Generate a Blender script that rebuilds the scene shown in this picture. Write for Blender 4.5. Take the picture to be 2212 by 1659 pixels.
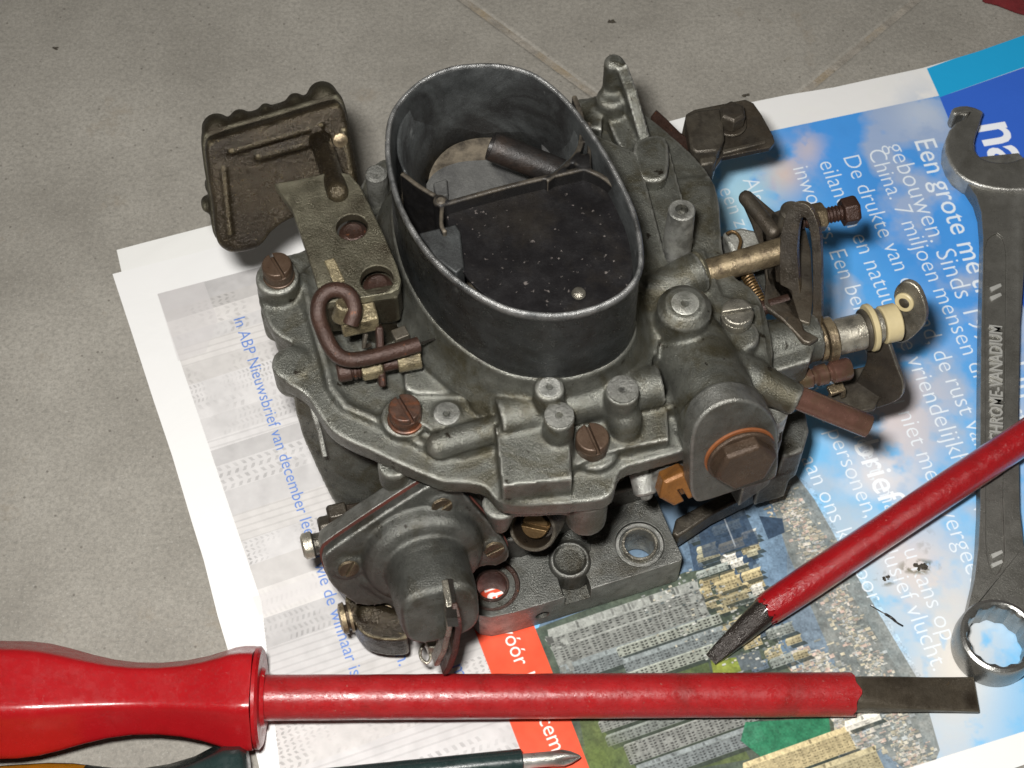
import bpy, bmesh, math, random
import numpy as np
from mathutils import Vector, Matrix

for o in list(bpy.data.objects):
    bpy.data.objects.remove(o)
SC = bpy.context.scene
COL = SC.collection
R = math.radians

# ------------------------------------------------------------------ camera (1 unit = 1 cm)
PITCH, FOC, DIST = 60.0, 60.0, 40.0
TH = R(PITCH)
CAM = Vector((0, -DIST*math.cos(TH), DIST*math.sin(TH)))
cd = bpy.data.cameras.new("camera")
cam = bpy.data.objects.new("camera", cd)
COL.objects.link(cam)
cam.location = CAM
cam.rotation_euler = (math.pi/2-TH, 0, 0)
cd.lens = FOC; cd.sensor_width = 36; cd.sensor_fit = 'HORIZONTAL'
cd.clip_start = 0.5; cd.clip_end = 1000
cd.dof.use_dof = True; cd.dof.focus_distance = 36.0; cd.dof.aperture_fstop = 0.55
SC.camera = cam

# ------------------------------------------------------------------ light: a dim room and the flash on the camera
w = bpy.data.worlds.new("World"); SC.world = w; w.use_nodes = True
bg = w.node_tree.nodes['Background']
bg.inputs[0].default_value = (1.0, 0.93, 0.82, 1); bg.inputs[1].default_value = 0.075
CR = Vector((1, 0, 0)); CU = Vector((0, math.sin(TH), math.cos(TH))); CF = Vector((0, math.cos(TH), -math.sin(TH)))
fl = bpy.data.lights.new("camera_flash", 'AREA')
fl.shape = 'RECTANGLE'; fl.size = 2.6; fl.size_y = 1.5; fl.energy = 22500; fl.color = (1.0, 0.975, 0.94)
flo = bpy.data.objects.new("camera_flash", fl); COL.objects.link(flo)
flo.location = CAM - CR*2.0 + CU*2.6 + CF*0.5
flo.rotation_euler = (Vector((0, 0.5, 0)) - flo.location).to_track_quat('-Z', 'Y').to_euler()
SC.view_settings.view_transform = 'Standard'; SC.view_settings.look = 'None'
SC.view_settings.exposure = 0; SC.view_settings.gamma = 1

# ------------------------------------------------------------------ geometry helpers
FPX = FOC/36*2212
def ray(px, py):
    return (CF + CR*((px-1106)/FPX) + CU*((829.5-py)/FPX))
def W(px, py, z=0.0):
    d = ray(px, py); t = (z-CAM.z)/d.z
    return CAM + d*t
def WP(px, py, P0, n):
    d = ray(px, py); t = (P0-CAM).dot(n)/d.dot(n)
    return CAM + d*t
def cmpx(P):            # cm per photo pixel at a point
    return (P-CAM).dot(CF)/FPX
def Z(x0, y0, s):       # converter of crop coordinates
    return lambda u, v: ((x0+u/s)*.9736, (y0+v/s)*.9736)
AZ = R(15)
U = Vector((math.cos(AZ), math.sin(AZ), 0)); V = Vector((-math.sin(AZ), math.cos(AZ), 0)); K = Vector((0, 0, 1))

def catmull(pts, k=6, closed=True):
    n = len(pts); out = []
    rng = range(n) if closed else range(n-1)
    for i in rng:
        if closed: p = [pts[(i+j-1) % n] for j in range(4)]
        else: p = [pts[max(0, min(n-1, i+j-1))] for j in range(4)]
        for a in range(k):
            t = a/k
            out.append(0.5*((2*p[1]) + (p[2]-p[0])*t + (2*p[0]-5*p[1]+4*p[2]-p[3])*t*t + (3*p[1]-p[0]-3*p[2]+p[3])*t**3))
    if not closed: out.append(pts[-1])
    return out

def frame(ax, ref=None):
    ax = ax.normalized()
    r = ref if ref is not None else (K if abs(ax.z) < .9 else Vector((1, 0, 0)))
    e1 = (r - ax*r.dot(ax)).normalized(); e2 = ax.cross(e1)
    return ax, e1, e2

class MB:
    def __init__(s): s.v = []; s.f = []
    def add(s, vs, fs):
        o = len(s.v); s.v += [Vector(q) for q in vs]; s.f += [tuple(i+o for i in f) for f in fs]; return s
    def loft(s, loops, cap0=True, cap1=True, wrap=False):
        n = len(loops[0]); vs = [q for l in loops for q in l]; fs = []
        m = len(loops)
        for a in range(m if wrap else m-1):
            b = (a+1) % m
            for i in range(n):
                j = (i+1) % n
                fs.append((a*n+i, a*n+j, b*n+j, b*n+i))
        if not wrap:
            if cap0: fs.append(tuple(range(n))[::-1])
            if cap1: fs.append(tuple((m-1)*n+i for i in range(n)))
        return s.add(vs, fs)
    def prism(s, top, off):      # top: world points; off: vector to the far side
        return s.loft([[q+off for q in top], list(top)])
    def slab(s, pxs, zt, zb, curve=0):
        t = [W(x, y, zt) for x, y in pxs]
        if curve: t = catmull(t, curve)
        return s.prism(t, Vector((0, 0, zb-zt)))
    def rev(s, p, ax, prof, n=28, ref=None, sq=1.0, ph=0.0):   # lathe; prof (t, r)
        ax, e1, e2 = frame(ax, ref)
        loops = []
        for t, r in prof:
            c = p+ax*t
            loops.append([c+e1*(math.cos(2*math.pi*i/n+ph)*r*sq)+e2*(math.sin(2*math.pi*i/n+ph)*r) for i in range(n)])
        return s.loft(loops)
    def cyl(s, p0, p1, r0, r1=None, n=24, ch=0.0):
        r1 = r0 if r1 is None else r1; L = (p1-p0).length
        pr = [(0, r0), (L, r1)] if not ch else [(0, r0-ch), (ch, r0), (L-ch, r1), (L, r1-ch)]
        return s.rev(p0, p1-p0, pr, n)
    def vcyl(s, px, py, zt, zb, rpx, n=24, ch=0.03, rb=None):
        p = W(px, py, zt); r = rpx*cmpx(p)
        return s.cyl(Vector((p.x, p.y, zb)), p, rb*cmpx(p) if rb else r, r, n, ch)
    def tube(s, pts, r, n=14, up=None, sq=None, caps=True):
        loops = []
        m = len(pts)
        prev = None
        for i, p in enumerate(pts):
            d = (pts[min(i+1, m-1)]-pts[max(i-1, 0)]).normalized()
            if prev is None: e1 = frame(d, up)[1]
            else: e1 = (prev - d*prev.dot(d)).normalized()
            prev = e1; e2 = d.cross(e1)
            rr = r[i] if isinstance(r, (list, tuple)) else r
            loops.append([p+e1*(math.cos(2*math.pi*k/n)*rr)+e2*(math.sin(2*math.pi*k/n)*rr) for k in range(n)])
        return s.loft(loops, caps, caps)
    def strap(s, pts, side, a, b):      # rectangular section: a along side, b along the other
        loops = []; m = len(pts)
        for i, p in enumerate(pts):
            d = (pts[min(i+1, m-1)]-pts[max(i-1, 0)]).normalized()
            e1 = (side - d*side.dot(d)).normalized(); e2 = d.cross(e1)
            loops.append([p+e1*a/2+e2*b/2, p-e1*a/2+e2*b/2, p-e1*a/2-e2*b/2, p+e1*a/2-e2*b/2])
        return s.loft(loops)
    def ball(s, c, r, n=16, sc=(1, 1, 1)):
        loops = []
        for a in range(1, n//2):
            t = math.pi*a/(n//2)
            loops.append([c+Vector((math.cos(2*math.pi*i/n)*math.sin(t)*r*sc[0], math.sin(2*math.pi*i/n)*math.sin(t)*r*sc[1], -math.cos(t)*r*sc[2])) for i in range(n)])
        return s.loft(loops)
    def capsule(s, a, b, r, n=18):
        d = (b-a).normalized(); L = (b-a).length
        pr = [(-r*math.cos(t*math.pi/12), max(r*math.sin(t*math.pi/12), .004)) for t in range(0, 7)]
        pr += [(L+r*math.sin(t*math.pi/12), max(r*math.cos(t*math.pi/12), .004)) for t in range(0, 7)]
        return s.rev(a, d, pr, n)
    def box(s, c, ex, ey, ez, hx, hy, hz):
        t = [c+ex*sx*hx+ey*sy*hy+ez*hz for sx, sy in ((-1, -1), (1, -1), (1, 1), (-1, 1))]
        return s.prism(t, ez*(-2*hz))
    def screw(s, p, ax, r, h, sdir, sw=None, n=30, washer=0):   # p: centre of the top of the head
        ax, e1, e2 = frame(ax, sdir); sw = sw or r*.22
        b = p-ax*h
        s.rev(b, ax, [(0, r*.97), (h*.12, r), (h*.62, r)], n)
        a0 = math.asin(sw/2/r)
        for sg in (1, -1):
            pts = []
            for i in range(13):
                t = a0+(math.pi-2*a0)*i/12
                pts.append((math.cos(t)*r, math.sin(t)*r*sg))
            lo = [b+ax*h*.61+e1*x+e2*y for x, y in pts]
            md = [b+ax*h*.88+e1*x+e2*y for x, y in pts]
            cy = sg*r*.5
            hi = [b+ax*h+e1*x*.93+e2*(sg*sw/2+(y-sg*sw/2)*.93) for x, y in pts]
            s.loft([lo, md, hi])
        if washer: s.rev(b-ax*.07, ax, [(0, washer), (.06, washer), (.08, washer-.02)], n)
        return s

ALLOBJ = []
def mesh_obj(name, mb, mat, parent=None, org=None, smooth=True, angle=35):
    org = org or Vector((0, 0, 0))
    me = bpy.data.meshes.new(name)
    me.from_pydata([tuple(v-org) for v in mb.v], [], mb.f)
    bm = bmesh.new(); bm.from_mesh(me)
    bmesh.ops.recalc_face_normals(bm, faces=bm.faces[:])
    if smooth:
        for f in bm.faces: f.smooth = True
        for e in bm.edges:
            if len(e.link_faces) == 2 and e.calc_face_angle(0) > R(angle): e.smooth = False
    bm.to_mesh(me); bm.free()
    o = bpy.data.objects.new(name, me); COL.objects.link(o)
    if mat: me.materials.append(mat)
    if parent: o.parent = parent
    else: o.location = org
    return o
def bake(o):
    dg = bpy.context.evaluated_depsgraph_get()
    me = bpy.data.meshes.new_from_object(o.evaluated_get(dg))
    o.modifiers.clear(); old = o.data; o.data = me
    bpy.data.meshes.remove(old); me.name = o.name
    return o
def bevel(o, wd=.03, seg=2, ang=35):
    m = o.modifiers.new('b', 'BEVEL'); m.width = wd; m.segments = seg; m.limit_method = 'ANGLE'; m.angle_limit = R(ang)
    m.harden_normals = False
    return o
def fuse(o, vox=.05, it=5, cut=None):
    m = o.modifiers.new('r', 'REMESH'); m.mode = 'VOXEL'; m.voxel_size = vox; m.use_smooth_shade = True
    m = o.modifiers.new('s', 'SMOOTH'); m.factor = .5; m.iterations = it
    bake(o)
    for p in o.data.polygons: p.use_smooth = True
    return o
def cut(o, mb):
    c = mesh_obj('cutter', mb, None); c.location = (0, 0, 0)
    if o.parent:
        c.location = -o.parent.location; bpy.context.view_layer.update()
        c.location = (0, 0, 0)
    m = o.modifiers.new('c', 'BOOLEAN'); m.operation = 'DIFFERENCE'; m.object = c; m.solver = 'EXACT'
    bpy.context.view_layer.update()
    bake(o)
    bpy.data.objects.remove(c)
    bm = bmesh.new(); bm.from_mesh(o.data)
    for f in bm.faces: f.smooth = True
    for e in bm.edges: e.smooth = not (len(e.link_faces) == 2 and e.calc_face_angle(0) > R(35))
    bm.to_mesh(o.data); bm.free()
    return o
def tag(o, label=None, cat=None, group=None, kind=None):
    for k, v in (('label', label), ('category', cat), ('group', group), ('kind', kind)):
        if v: o[k] = v
    return o
def empty(name, loc):
    o = bpy.data.objects.new(name, None); COL.objects.link(o); o.location = loc; o.empty_display_size = .5
    return o

# ------------------------------------------------------------------ materials
def srgb(r, g, b):
    f = lambda c: ((c/255+.055)/1.055)**2.4 if c > 10 else c/255/12.92
    return (f(r), f(g), f(b), 1)
def material(name, base, stain=None, stain_amt=.5, spot=None, spot_amt=0.0, rough=.5, metal=0.0, bump=.02, bscale=9.0,
             scale=1.0, rvar=.15, spec=.5, wear_glint=None, wear_glint_amt=0.0, coat=0.0, spot_scale=5.0, light_var=.18, scratch=0.0):
    m = bpy.data.materials.new(name); m.use_nodes = True
    nt = m.node_tree; N = nt.nodes; L = nt.links
    b = N['Principled BSDF']; tc = N.new('ShaderNodeTexCoord')
    def noise(sc, det=5, ro=.6, dist=0.0):
        n = N.new('ShaderNodeTexNoise'); n.inputs['Scale'].default_value = sc; n.inputs['Detail'].default_value = det
        n.inputs['Roughness'].default_value = ro; n.inputs['Distortion'].default_value = dist
        L.new(tc.outputs['Object'], n.inputs['Vector']); return n
    def ramp(src, a, c, v0=0.0, v1=1.0):
        r = N.new('ShaderNodeMapRange'); r.inputs[1].default_value = a; r.inputs[2].default_value = c
        r.inputs[3].default_value = v0; r.inputs[4].default_value = v1; L.new(src, r.inputs[0]); return r.outputs[0]
    def mix(fac, a, c, mode='MIX'):
        x = N.new('ShaderNodeMix'); x.data_type = 'RGBA'; x.blend_type = mode
        if isinstance(fac, float): x.inputs[0].default_value = fac
        else: L.new(fac, x.inputs[0])
        for i, q in ((6, a), (7, c)):
            if isinstance(q, tuple): x.inputs[i].default_value = q
            else: L.new(q, x.inputs[i])
        return x.outputs[2]
    col = base
    nf = noise(bscale, 6, .7)
    if light_var:
        n0 = noise(2.2*scale, 4, .6)
        d = tuple(c*(1-light_var*1.6) for c in base[:3])+(1,); l = tuple(min(1, c*(1+light_var*1.6)) for c in base[:3])+(1,)
        col = mix(ramp(n0.outputs[0], .3, .7), d, l)
        col = mix(ramp(nf.outputs[0], .3, .7, 0.0, .5), col, d)
    if stain:
        n1 = noise(.75*scale, 7, .68, .6)
        col = mix(ramp(n1.outputs[0], .62-stain_amt*.3, .78-stain_amt*.3, 0.0, .9), col, stain)
    if bump and bscale > 19:
        ng = noise(34, 3, .8)
        col = mix(ramp(ng.outputs[0], .50, .72, 0, .55), col, tuple(c*.45 for c in base[:3])+(1,))
        ng3 = noise(41, 2, .8, .5)
        col = mix(ramp(ng3.outputs[0], .60, .74, 0, .5), col, tuple(min(1, c*1.9) for c in base[:3])+(1,))
    if spot:
        n2 = noise(spot_scale, 4, .6)
        col = mix(ramp(n2.outputs[0], .75-spot_amt*.3, .80-spot_amt*.3), col, spot)
    if wear_glint:  # lighter convex edges: worn metal, plus edge highlights put into the colour
        g = N.new('ShaderNodeNewGeometry')
        pw = ramp(g.outputs['Pointiness'], .515, .58)
        mm = N.new('ShaderNodeMath'); mm.operation = 'MULTIPLY'; L.new(pw, mm.inputs[0]); L.new(ramp(noise(3, 4).outputs[0], .35, .6, .2, wear_glint_amt), mm.inputs[1])
        col = mix(mm.outputs[0], col, wear_glint)
    if isinstance(col, tuple): b.inputs['Base Color'].default_value = col
    else: L.new(col, b.inputs['Base Color'])
    L.new(ramp(noise(3.2*scale, 8, .75).outputs[0], .36, .64, max(0.03, rough-rvar), min(1, rough+rvar)), b.inputs['Roughness'])
    b.inputs['Metallic'].default_value = metal; b.inputs['Specular IOR Level'].default_value = spec
    b.inputs['Coat Weight'].default_value = coat; b.inputs['Coat Roughness'].default_value = .08
    if bump:
        bp = N.new('ShaderNodeBump'); bp.inputs['Strength'].default_value = .6; bp.inputs['Distance'].default_value = bump
        h = nf.outputs[0]
        if scratch:
            ns = noise(26, 3, .6, 2.5); h2 = N.new('ShaderNodeMath'); h2.operation = 'ADD'
            L.new(h, h2.inputs[0]); L.new(ramp(ns.outputs[0], .58, .66, 0, scratch), h2.inputs[1]); h = h2.outputs[0]
        L.new(h, bp.inputs['Height']); L.new(bp.outputs[0], b.inputs['Normal'])
    return m

M = {}
WR = dict(wear_glint=(.30, .30, .265, 1), wear_glint_amt=.55)
M['cast'] = material('cast_zinc_grey', (.105, .107, .096, 1), (.046, .040, .026, 1), .50, (.016, .013, .009, 1), .30, rough=.36, metal=.66, bump=.035, bscale=26, spec=.7, light_var=.2, spot_scale=3.6, scale=1.3, rvar=.12, wear_glint=(.6, .6, .56, 1), wear_glint_amt=.65)
M['cast_light'] = material('cast_zinc_light', (.130, .132, .114, 1), (.060, .052, .029, 1), .50, (.020, .016, .010, 1), .30, rough=.35, metal=.64, bump=.035, bscale=26, wear_glint=(.72, .72, .66, 1), wear_glint_amt=.7, spec=.7, light_var=.2, spot_scale=3.6, scale=1.3, rvar=.12)
M['cast_dark'] = material('cast_zinc_dark', (.075, .073, .066, 1), (.035, .03, .02, 1), .5, (.11, .11, .10, 1), .15, rough=.38, metal=.65, bump=.035, bscale=28, wear_glint=(.45, .45, .41, 1), wear_glint_amt=.9, spec=.6, light_var=.2)
M['horn'] = material('horn_grey', (.048, .053, .055, 1), (.022, .021, .020, 1), .52, (.115, .125, .122, 1), .24, rough=.35, metal=.68, bump=.03, bscale=30, wear_glint=(.42, .42, .41, 1), wear_glint_amt=.8, spec=.6, scale=1.6, light_var=.28, spot_scale=3)
M['lining'] = material('horn_inner_wall_grey', (.056, .060, .060, 1), (.016, .0155, .0155, 1), .52, (.125, .13, .128, 1), .36, rough=.5, metal=.4, bump=.02, bscale=24, spec=.4, scale=.9, light_var=.3, spot_scale=1.1)
M['soot'] = material('sooted_metal', (.0075, .007, .007, 1), (.012, .010, .008, 1), .4, rough=.45, bump=.012, metal=.1, bscale=20, spec=.35, wear_glint=(.16, .135, .10, 1), wear_glint_amt=.8)
M['choke'] = material('choke_plate_black', (.0065, .006, .0065, 1), (.014, .012, .010, 1), .4, (.10, .088, .082, 1), .34, rough=.38, bump=.012, spec=.4, spot_scale=7.5, scale=.6, bscale=20)
M['throat'] = material('throat_alloy', (.105, .105, .10, 1), (.05, .05, .05, 1), .5, rough=.45, metal=.3, bump=.015, bscale=20)
M['varnish'] = material('oily_varnished_metal', (.045, .034, .020, 1), (.018, .013, .008, 1), .55, (.15, .115, .055, 1), .36, rough=.25, metal=.6, bump=.05, bscale=22, spot_scale=20, wear_glint=(.45, .38, .23, 1), wear_glint_amt=.8, spec=.7)
M['varnish_cast'] = material('varnished_cast', (.052, .046, .030, 1), (.030, .022, .013, 1), .55, (.020, .019, .011, 1), .35, rough=.36, metal=.6, bump=.05, bscale=24, wear_glint=(.38, .36, .26, 1), wear_glint_amt=.7, spot_scale=7)
M['rust'] = material('rusty_steel', (.050, .026, .019, 1), (.026, .014, .010, 1), .55, (.13, .045, .018, 1), .36, rough=.36, metal=.35, bump=.03, bscale=24, spot_scale=8)
M['darksteel'] = material('oily_dark_steel', (.026, .021, .017, 1), (.042, .030, .019, 1), .5, (.012, .009, .008, 1), .35, rough=.34, metal=.5, bump=.025, bscale=20, wear_glint=(.2, .18, .14, 1), wear_glint_amt=.5)
M['steel'] = material('worn_steel', (.12, .115, .10, 1), (.05, .04, .026, 1), .45, rough=.30, metal=.75, bump=.025, bscale=24, wear_glint=(.6, .56, .46, 1), wear_glint_amt=.8)
M['shaft'] = material('bronze_brown_steel', (.072, .053, .036, 1), (.034, .023, .016, 1), .5, rough=.29, metal=.7, bump=.03, bscale=20, wear_glint=(.5, .4, .25, 1), wear_glint_amt=.7)
M['copper'] = material('copper_pipe', (.15, .075, .056, 1), (.11, .085, .045, 1), .5, rough=.22, metal=.55, bump=.012, bscale=18, spec=.9, rvar=.08)
M['brownplug'] = material('brown_tarnished_plug', (.070, .046, .030, 1), (.035, .023, .016, 1), .5, (.20, .18, .14, 1), .22, rough=.36, metal=.4, bump=.04, bscale=20, spot_scale=5)
M['brass'] = material('dull_brass', (.15, .092, .038, 1), (.07, .042, .018, 1), .5, rough=.34, metal=.6, bump=.02, bscale=20)
M['brassnut'] = material('orange_brass', (.21, .088, .022, 1), (.09, .04, .016, 1), .5, (.11, .19, .13, 1), .34, rough=.4, metal=.35, bump=.03, bscale=18)
M['fibre'] = material('orange_fibre_washer', (.17, .055, .016, 1), rough=.6, bump=.01)
M['gasket'] = material('red_gasket', (.07, .017, .011, 1), rough=.7, bump=.01)
M['nylon'] = material('cream_nylon', (.44, .37, .21, 1), (.42, .33, .15, 1), .3, rough=.42, bump=.006, light_var=.06)
M['oil'] = material('greasy_black', (.016, .014, .012, 1), rough=.3, bump=.01)
M['plug'] = material('bright_lead_plug', (.17, .17, .155, 1), (.08, .08, .066, 1), .5, (.06, .06, .048, 1), .38, rough=.45, metal=.5, bump=.08, bscale=14)
M['red'] = material('red_plastic', (.31, .006, .009, 1), (.26, .006, .007, 1), .3, rough=.25, bump=.006, bscale=8, light_var=.04, rvar=.10, spec=.5, spot=(.55, .38, .30, 1), spot_amt=0.16, spot_scale=3.2, scratch=.35)
M['redsleeve'] = material('red_sleeve', (.31, .012, .014, 1), (.19, .012, .011, 1), .36, (.29, .085, .07, 1), .32, rough=.32, bump=.012, bscale=7, light_var=.08, scratch=1.2, spot_scale=16)
M['redwet'] = material('red_sleeve_oily', (.28, .006, .009, 1), (.20, .006, .008, 1), .3, (.6, .52, .46, 1), .12, rough=.2, bump=.07, bscale=4.5, light_var=.06, coat=1.0, spot_scale=9)
M['blade'] = material('blade_steel', (.078, .064, .046, 1), (.03, .022, .015, 1), .5, (.10, .065, .03, 1), .2, rough=.38, metal=.5, bump=.015, bscale=20, wear_glint=(.3, .27, .2, 1), wear_glint_amt=.5)
M['oil2'] = material('wet_blade', (.030, .024, .020, 1), (.018, .014, .012, 1), .5, rough=.22, metal=.4, bump=.07, bscale=7, coat=.5)
M['chrome'] = material('spanner_steel', (.21, .205, .185, 1), (.145, .14, .122, 1), .45, rough=.30, metal=.66, bump=.02, bscale=30, rvar=.06, light_var=.12, wear_glint=(.7, .7, .66, 1), wear_glint_amt=.9)
M['chrome_b'] = material('spanner_polished', (.26, .26, .245, 1), (.17, .165, .15, 1), .4, rough=.27, metal=.8, bump=.008, bscale=20, rvar=.06, light_var=.1)
M['letter'] = material('bright_raised_steel', (.50, .50, .47, 1), None, rough=.3, metal=.4, bump=.0, light_var=.05)
M['green_sleeve'] = material('dark_green_plastic', (.014, .028, .027, 1), (.010, .017, .017, 1), .3, rough=.28, bump=.008, light_var=.08)
M['yellow'] = material('yellow_plastic', (.55, .25, .010, 1), None, rough=.3, bump=.004, light_var=.04)
M['cloth'] = material('dark_red_cloth', (.12, .008, .010, 1), (.07, .005, .006, 1), .4, rough=.9, bump=.08, bscale=14)
M['crumb'] = material('dirt', (.05, .042, .03, 1), (.09, .08, .045, 1), .5, rough=.9, bump=.05)
# ------------------------------------------------------------------ paved floor: concrete slabs with sandy joints
def concrete():
    m = bpy.data.materials.new('concrete_slab'); m.use_nodes = True
    nt = m.node_tree; N = nt.nodes; L = nt.links; b = N['Principled BSDF']; tc = N.new('ShaderNodeNewGeometry')
    def noise(sc, det=4, ro=.6):
        n = N.new('ShaderNodeTexNoise'); n.inputs['Scale'].default_value = sc; n.inputs['Detail'].default_value = det
        n.inputs['Roughness'].default_value = ro; L.new(tc.outputs['Position'], n.inputs['Vector']); return n.outputs[0]
    def rng(s, a, c, v0=0, v1=1):
        r = N.new('ShaderNodeMapRange'); r.inputs[1].default_value = a; r.inputs[2].default_value = c
        r.inputs[3].default_value = v0; r.inputs[4].default_value = v1; L.new(s, r.inputs[0]); return r.outputs[0]
    def mix(f, a, c):
        x = N.new('ShaderNodeMix'); x.data_type = 'RGBA'; L.new(f, x.inputs[0])
        for i, q in ((6, a), (7, c)):
            if isinstance(q, tuple): x.inputs[i].default_value = q
            else: L.new(q, x.inputs[i])
        return x.outputs[2]
    c = mix(rng(noise(.22, 8, .68), .36, .64), (.245, .230, .200, 1), (.350, .331, .292, 1))
    c = mix(rng(noise(9, 6, .85), .42, .64, 0, .6), c, (.14, .135, .12, 1))
    c = mix(rng(noise(13, 3, .7), .58, .70, 0, .55), c, (.40, .385, .35, 1))
    vor = N.new('ShaderNodeTexVoronoi'); vor.inputs['Scale'].default_value = 2.6; L.new(tc.outputs['Position'], vor.inputs['Vector'])
    c = mix(rng(vor.outputs[0], .05, .10, .7, 0), c, (.11, .10, .085, 1))
    vor2 = N.new('ShaderNodeTexVoronoi'); vor2.inputs['Scale'].default_value = .42; L.new(tc.outputs['Position'], vor2.inputs['Vector'])
    c = mix(rng(vor2.outputs[0], .014, .024, 1, 0), c, (.62, .60, .55, 1))
    c = mix(rng(noise(.42, 6, .7), .60, .76, 0, .6), c, (.22, .175, .12, 1))
    L.new(c, b.inputs['Base Color']); b.inputs['Roughness'].default_value = .75; b.inputs['Specular IOR Level'].default_value = .3
    bp = N.new('ShaderNodeBump'); bp.inputs['Strength'].default_value = .7; bp.inputs['Distance'].default_value = .03
    L.new(noise(11, 5, .7), bp.inputs['Height']); L.new(bp.outputs[0], b.inputs['Normal'])
    return m
M['concrete'] = concrete()
M['joint'] = material('sandy_joint', (.30, .275, .235, 1), (.27, .215, .14, 1), .38, (.17, .15, .12, 1), .4, rough=.9, bump=.10, bscale=7, scale=.8)
ground = MB().box(Vector((0, 0, -.53)), Vector((1, 0, 0)), Vector((0, 1, 0)), K, 150, 150, .5)
go = mesh_obj('ground', ground, M['joint']); go['kind'] = 'structure'
pa, pb = W(1003, 0, 0), W(1240, 172, 0)          # joint running down to the right
qa, qb = W(1960, 15, 0), W(1778, 165, 0)         # joint running down to the left
dA = (pb-pa).normalized(); nA = Vector((-dA.y, dA.x, 0))
if nA.dot(Vector((1, 1, 0))) < 0: nA = -nA      # nA points up/right, away from the viewer
sB = (qa-pa).dot(dA)
sB0 = (qb-pa).dot(dA)
sB = (sB+sB0)/2
ptan = ((qa-pa).dot(nA), (qb-pa).dot(nA))
dB = (qa-qb).normalized()
rng_ = random.Random(4)
pave = empty('paving', Vector((0, 0, 0))); pave['kind'] = 'structure'
GAP = .05; SZ = 40.0
# skewed frame: along dA and along dB
corner = qb + dB*(-(qb-pa).dot(nA)/dB.dot(nA))     # where the second joint meets the first
def slab(a0, a1, b0, b1):
    sk = dB/dB.dot(nA)
    cs = [corner+dA*a+sk*b for a, b in ((a0+GAP, b0+GAP), (a1-GAP, b0+GAP), (a1-GAP, b1-GAP), (a0+GAP, b1-GAP))]
    mb = MB(); top = [c+K*0 for c in cs]
    mb.prism([Vector((c.x, c.y, 0)) for c in top], Vector((0, 0, -.6)))
    o = mesh_obj('paving_slab', mb, M['concrete'], pave); bevel(o, .12, 3, 30)
    return o
slab(-SZ, 0, 0, SZ); slab(0, SZ, 0, SZ)
off = -24.5
slab(off-SZ+12, off+12-0, -SZ, 0) if False else None
slab(-33, 7, -SZ, 0); slab(7, 47, -SZ, 0); slab(-73, -33, -SZ, 0)
slab(-SZ*2, -SZ, 0, SZ); slab(SZ, SZ*2, 0, SZ); slab(-53, -13, -2*SZ, -SZ); slab(-13, 27, -2*SZ, -SZ)

# ------------------------------------------------------------------ newsletter: flat print painted into one generated picture
PZ = .06
TX0, TX1, TY0, TY1 = -13.0, 17.0, -15.5, 12.5
RES = 76
TW, THh = int((TX1-TX0)*RES), int((TY1-TY0)*RES)
img = np.zeros((THh, TW, 3), np.float32); img[:] = (.76, .76, .75)
def to_tex(P): return ((P.x-TX0)*RES, (P.y-TY0)*RES)
YY, XX = np.mgrid[0:THh, 0:TW].astype(np.float32)
wx = XX/RES+TX0; wy = YY/RES+TY0
# photo pixel of every texel (only used to lay the print out)
dz = PZ-CAM.z
fx = wx; fy = wy-CAM.y
depth = fy*CF.y+dz*CF.z
PXs = 1106+fx/depth*FPX
PYs = 829.5-(fy*CU.y+dz*CU.z)/depth*FPX
del fx, fy, depth
TD = (W(755, 1458, PZ)-W(504, 688, PZ)).normalized()     # reading direction of the print
TR = Vector((-TD.y, TD.x, 0))                               # up in the print (to the right in the photo)
O0 = W(340, 635, PZ)
SS = (wx-O0.x)*TD.x+(wy-O0.y)*TD.y      # cm down the page
TT = (wx-O0.x)*TR.x+(wy-O0.y)*TR.y      # cm to the right
def fillpoly(tp, colr, alpha=1.0, dest=None):
    tp = np.array(tp, np.float32); x0, y0 = np.floor(tp.min(0)).astype(int)-1; x1, y1 = np.ceil(tp.max(0)).astype(int)+2
    x0, y0 = max(x0, 0), max(y0, 0); x1, y1 = min(x1, TW), min(y1, THh)
    if x1 <= x0 or y1 <= y0: return
    ssn = 3
    xs = (np.arange(x0*ssn, x1*ssn)+.5)/ssn; ys = (np.arange(y0*ssn, y1*ssn)+.5)/ssn
    if xs.size*ys.size > 9e6: ssn = 1; xs = np.arange(x0, x1)+.5; ys = np.arange(y0, y1)+.5
    ins = np.zeros((ys.size, xs.size), bool); n = len(tp)
    for i in range(n):
        ax, ay = tp[i]; bx, by = tp[(i+1) % n]
        if ay == by: continue
        r = (ys > min(ay, by)) & (ys <= max(ay, by))
        xi = ax+(ys[r]-ay)*(bx-ax)/(by-ay)
        ins[r] ^= xs[None, :] > xi[:, None]
    cov = ins.reshape(y1-y0, ssn, x1-x0, ssn).mean((1, 3))[..., None]*alpha
    reg = img[y0:y1, x0:x1]
    c = colr[y0:y1, x0:x1] if isinstance(colr, np.ndarray) else np.array(colr, np.float32)
    reg[:] = reg*(1-cov)+c*cov
def pxpoly(pts, colr, alpha=1.0): fillpoly([to_tex(W(x, y, PZ)) for x, y in pts], colr, alpha)
def tspoly(pts, colr, alpha=1.0):        # polygon in page cm (down, right)
    fillpoly([to_tex(O0+TD*s+TR*t) for s, t in pts], colr, alpha)
def ST(px, py):
    p = W(px, py, PZ)-O0; return p.dot(TD), p.dot(TR)
rs = np.random.RandomState(7)
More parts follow.
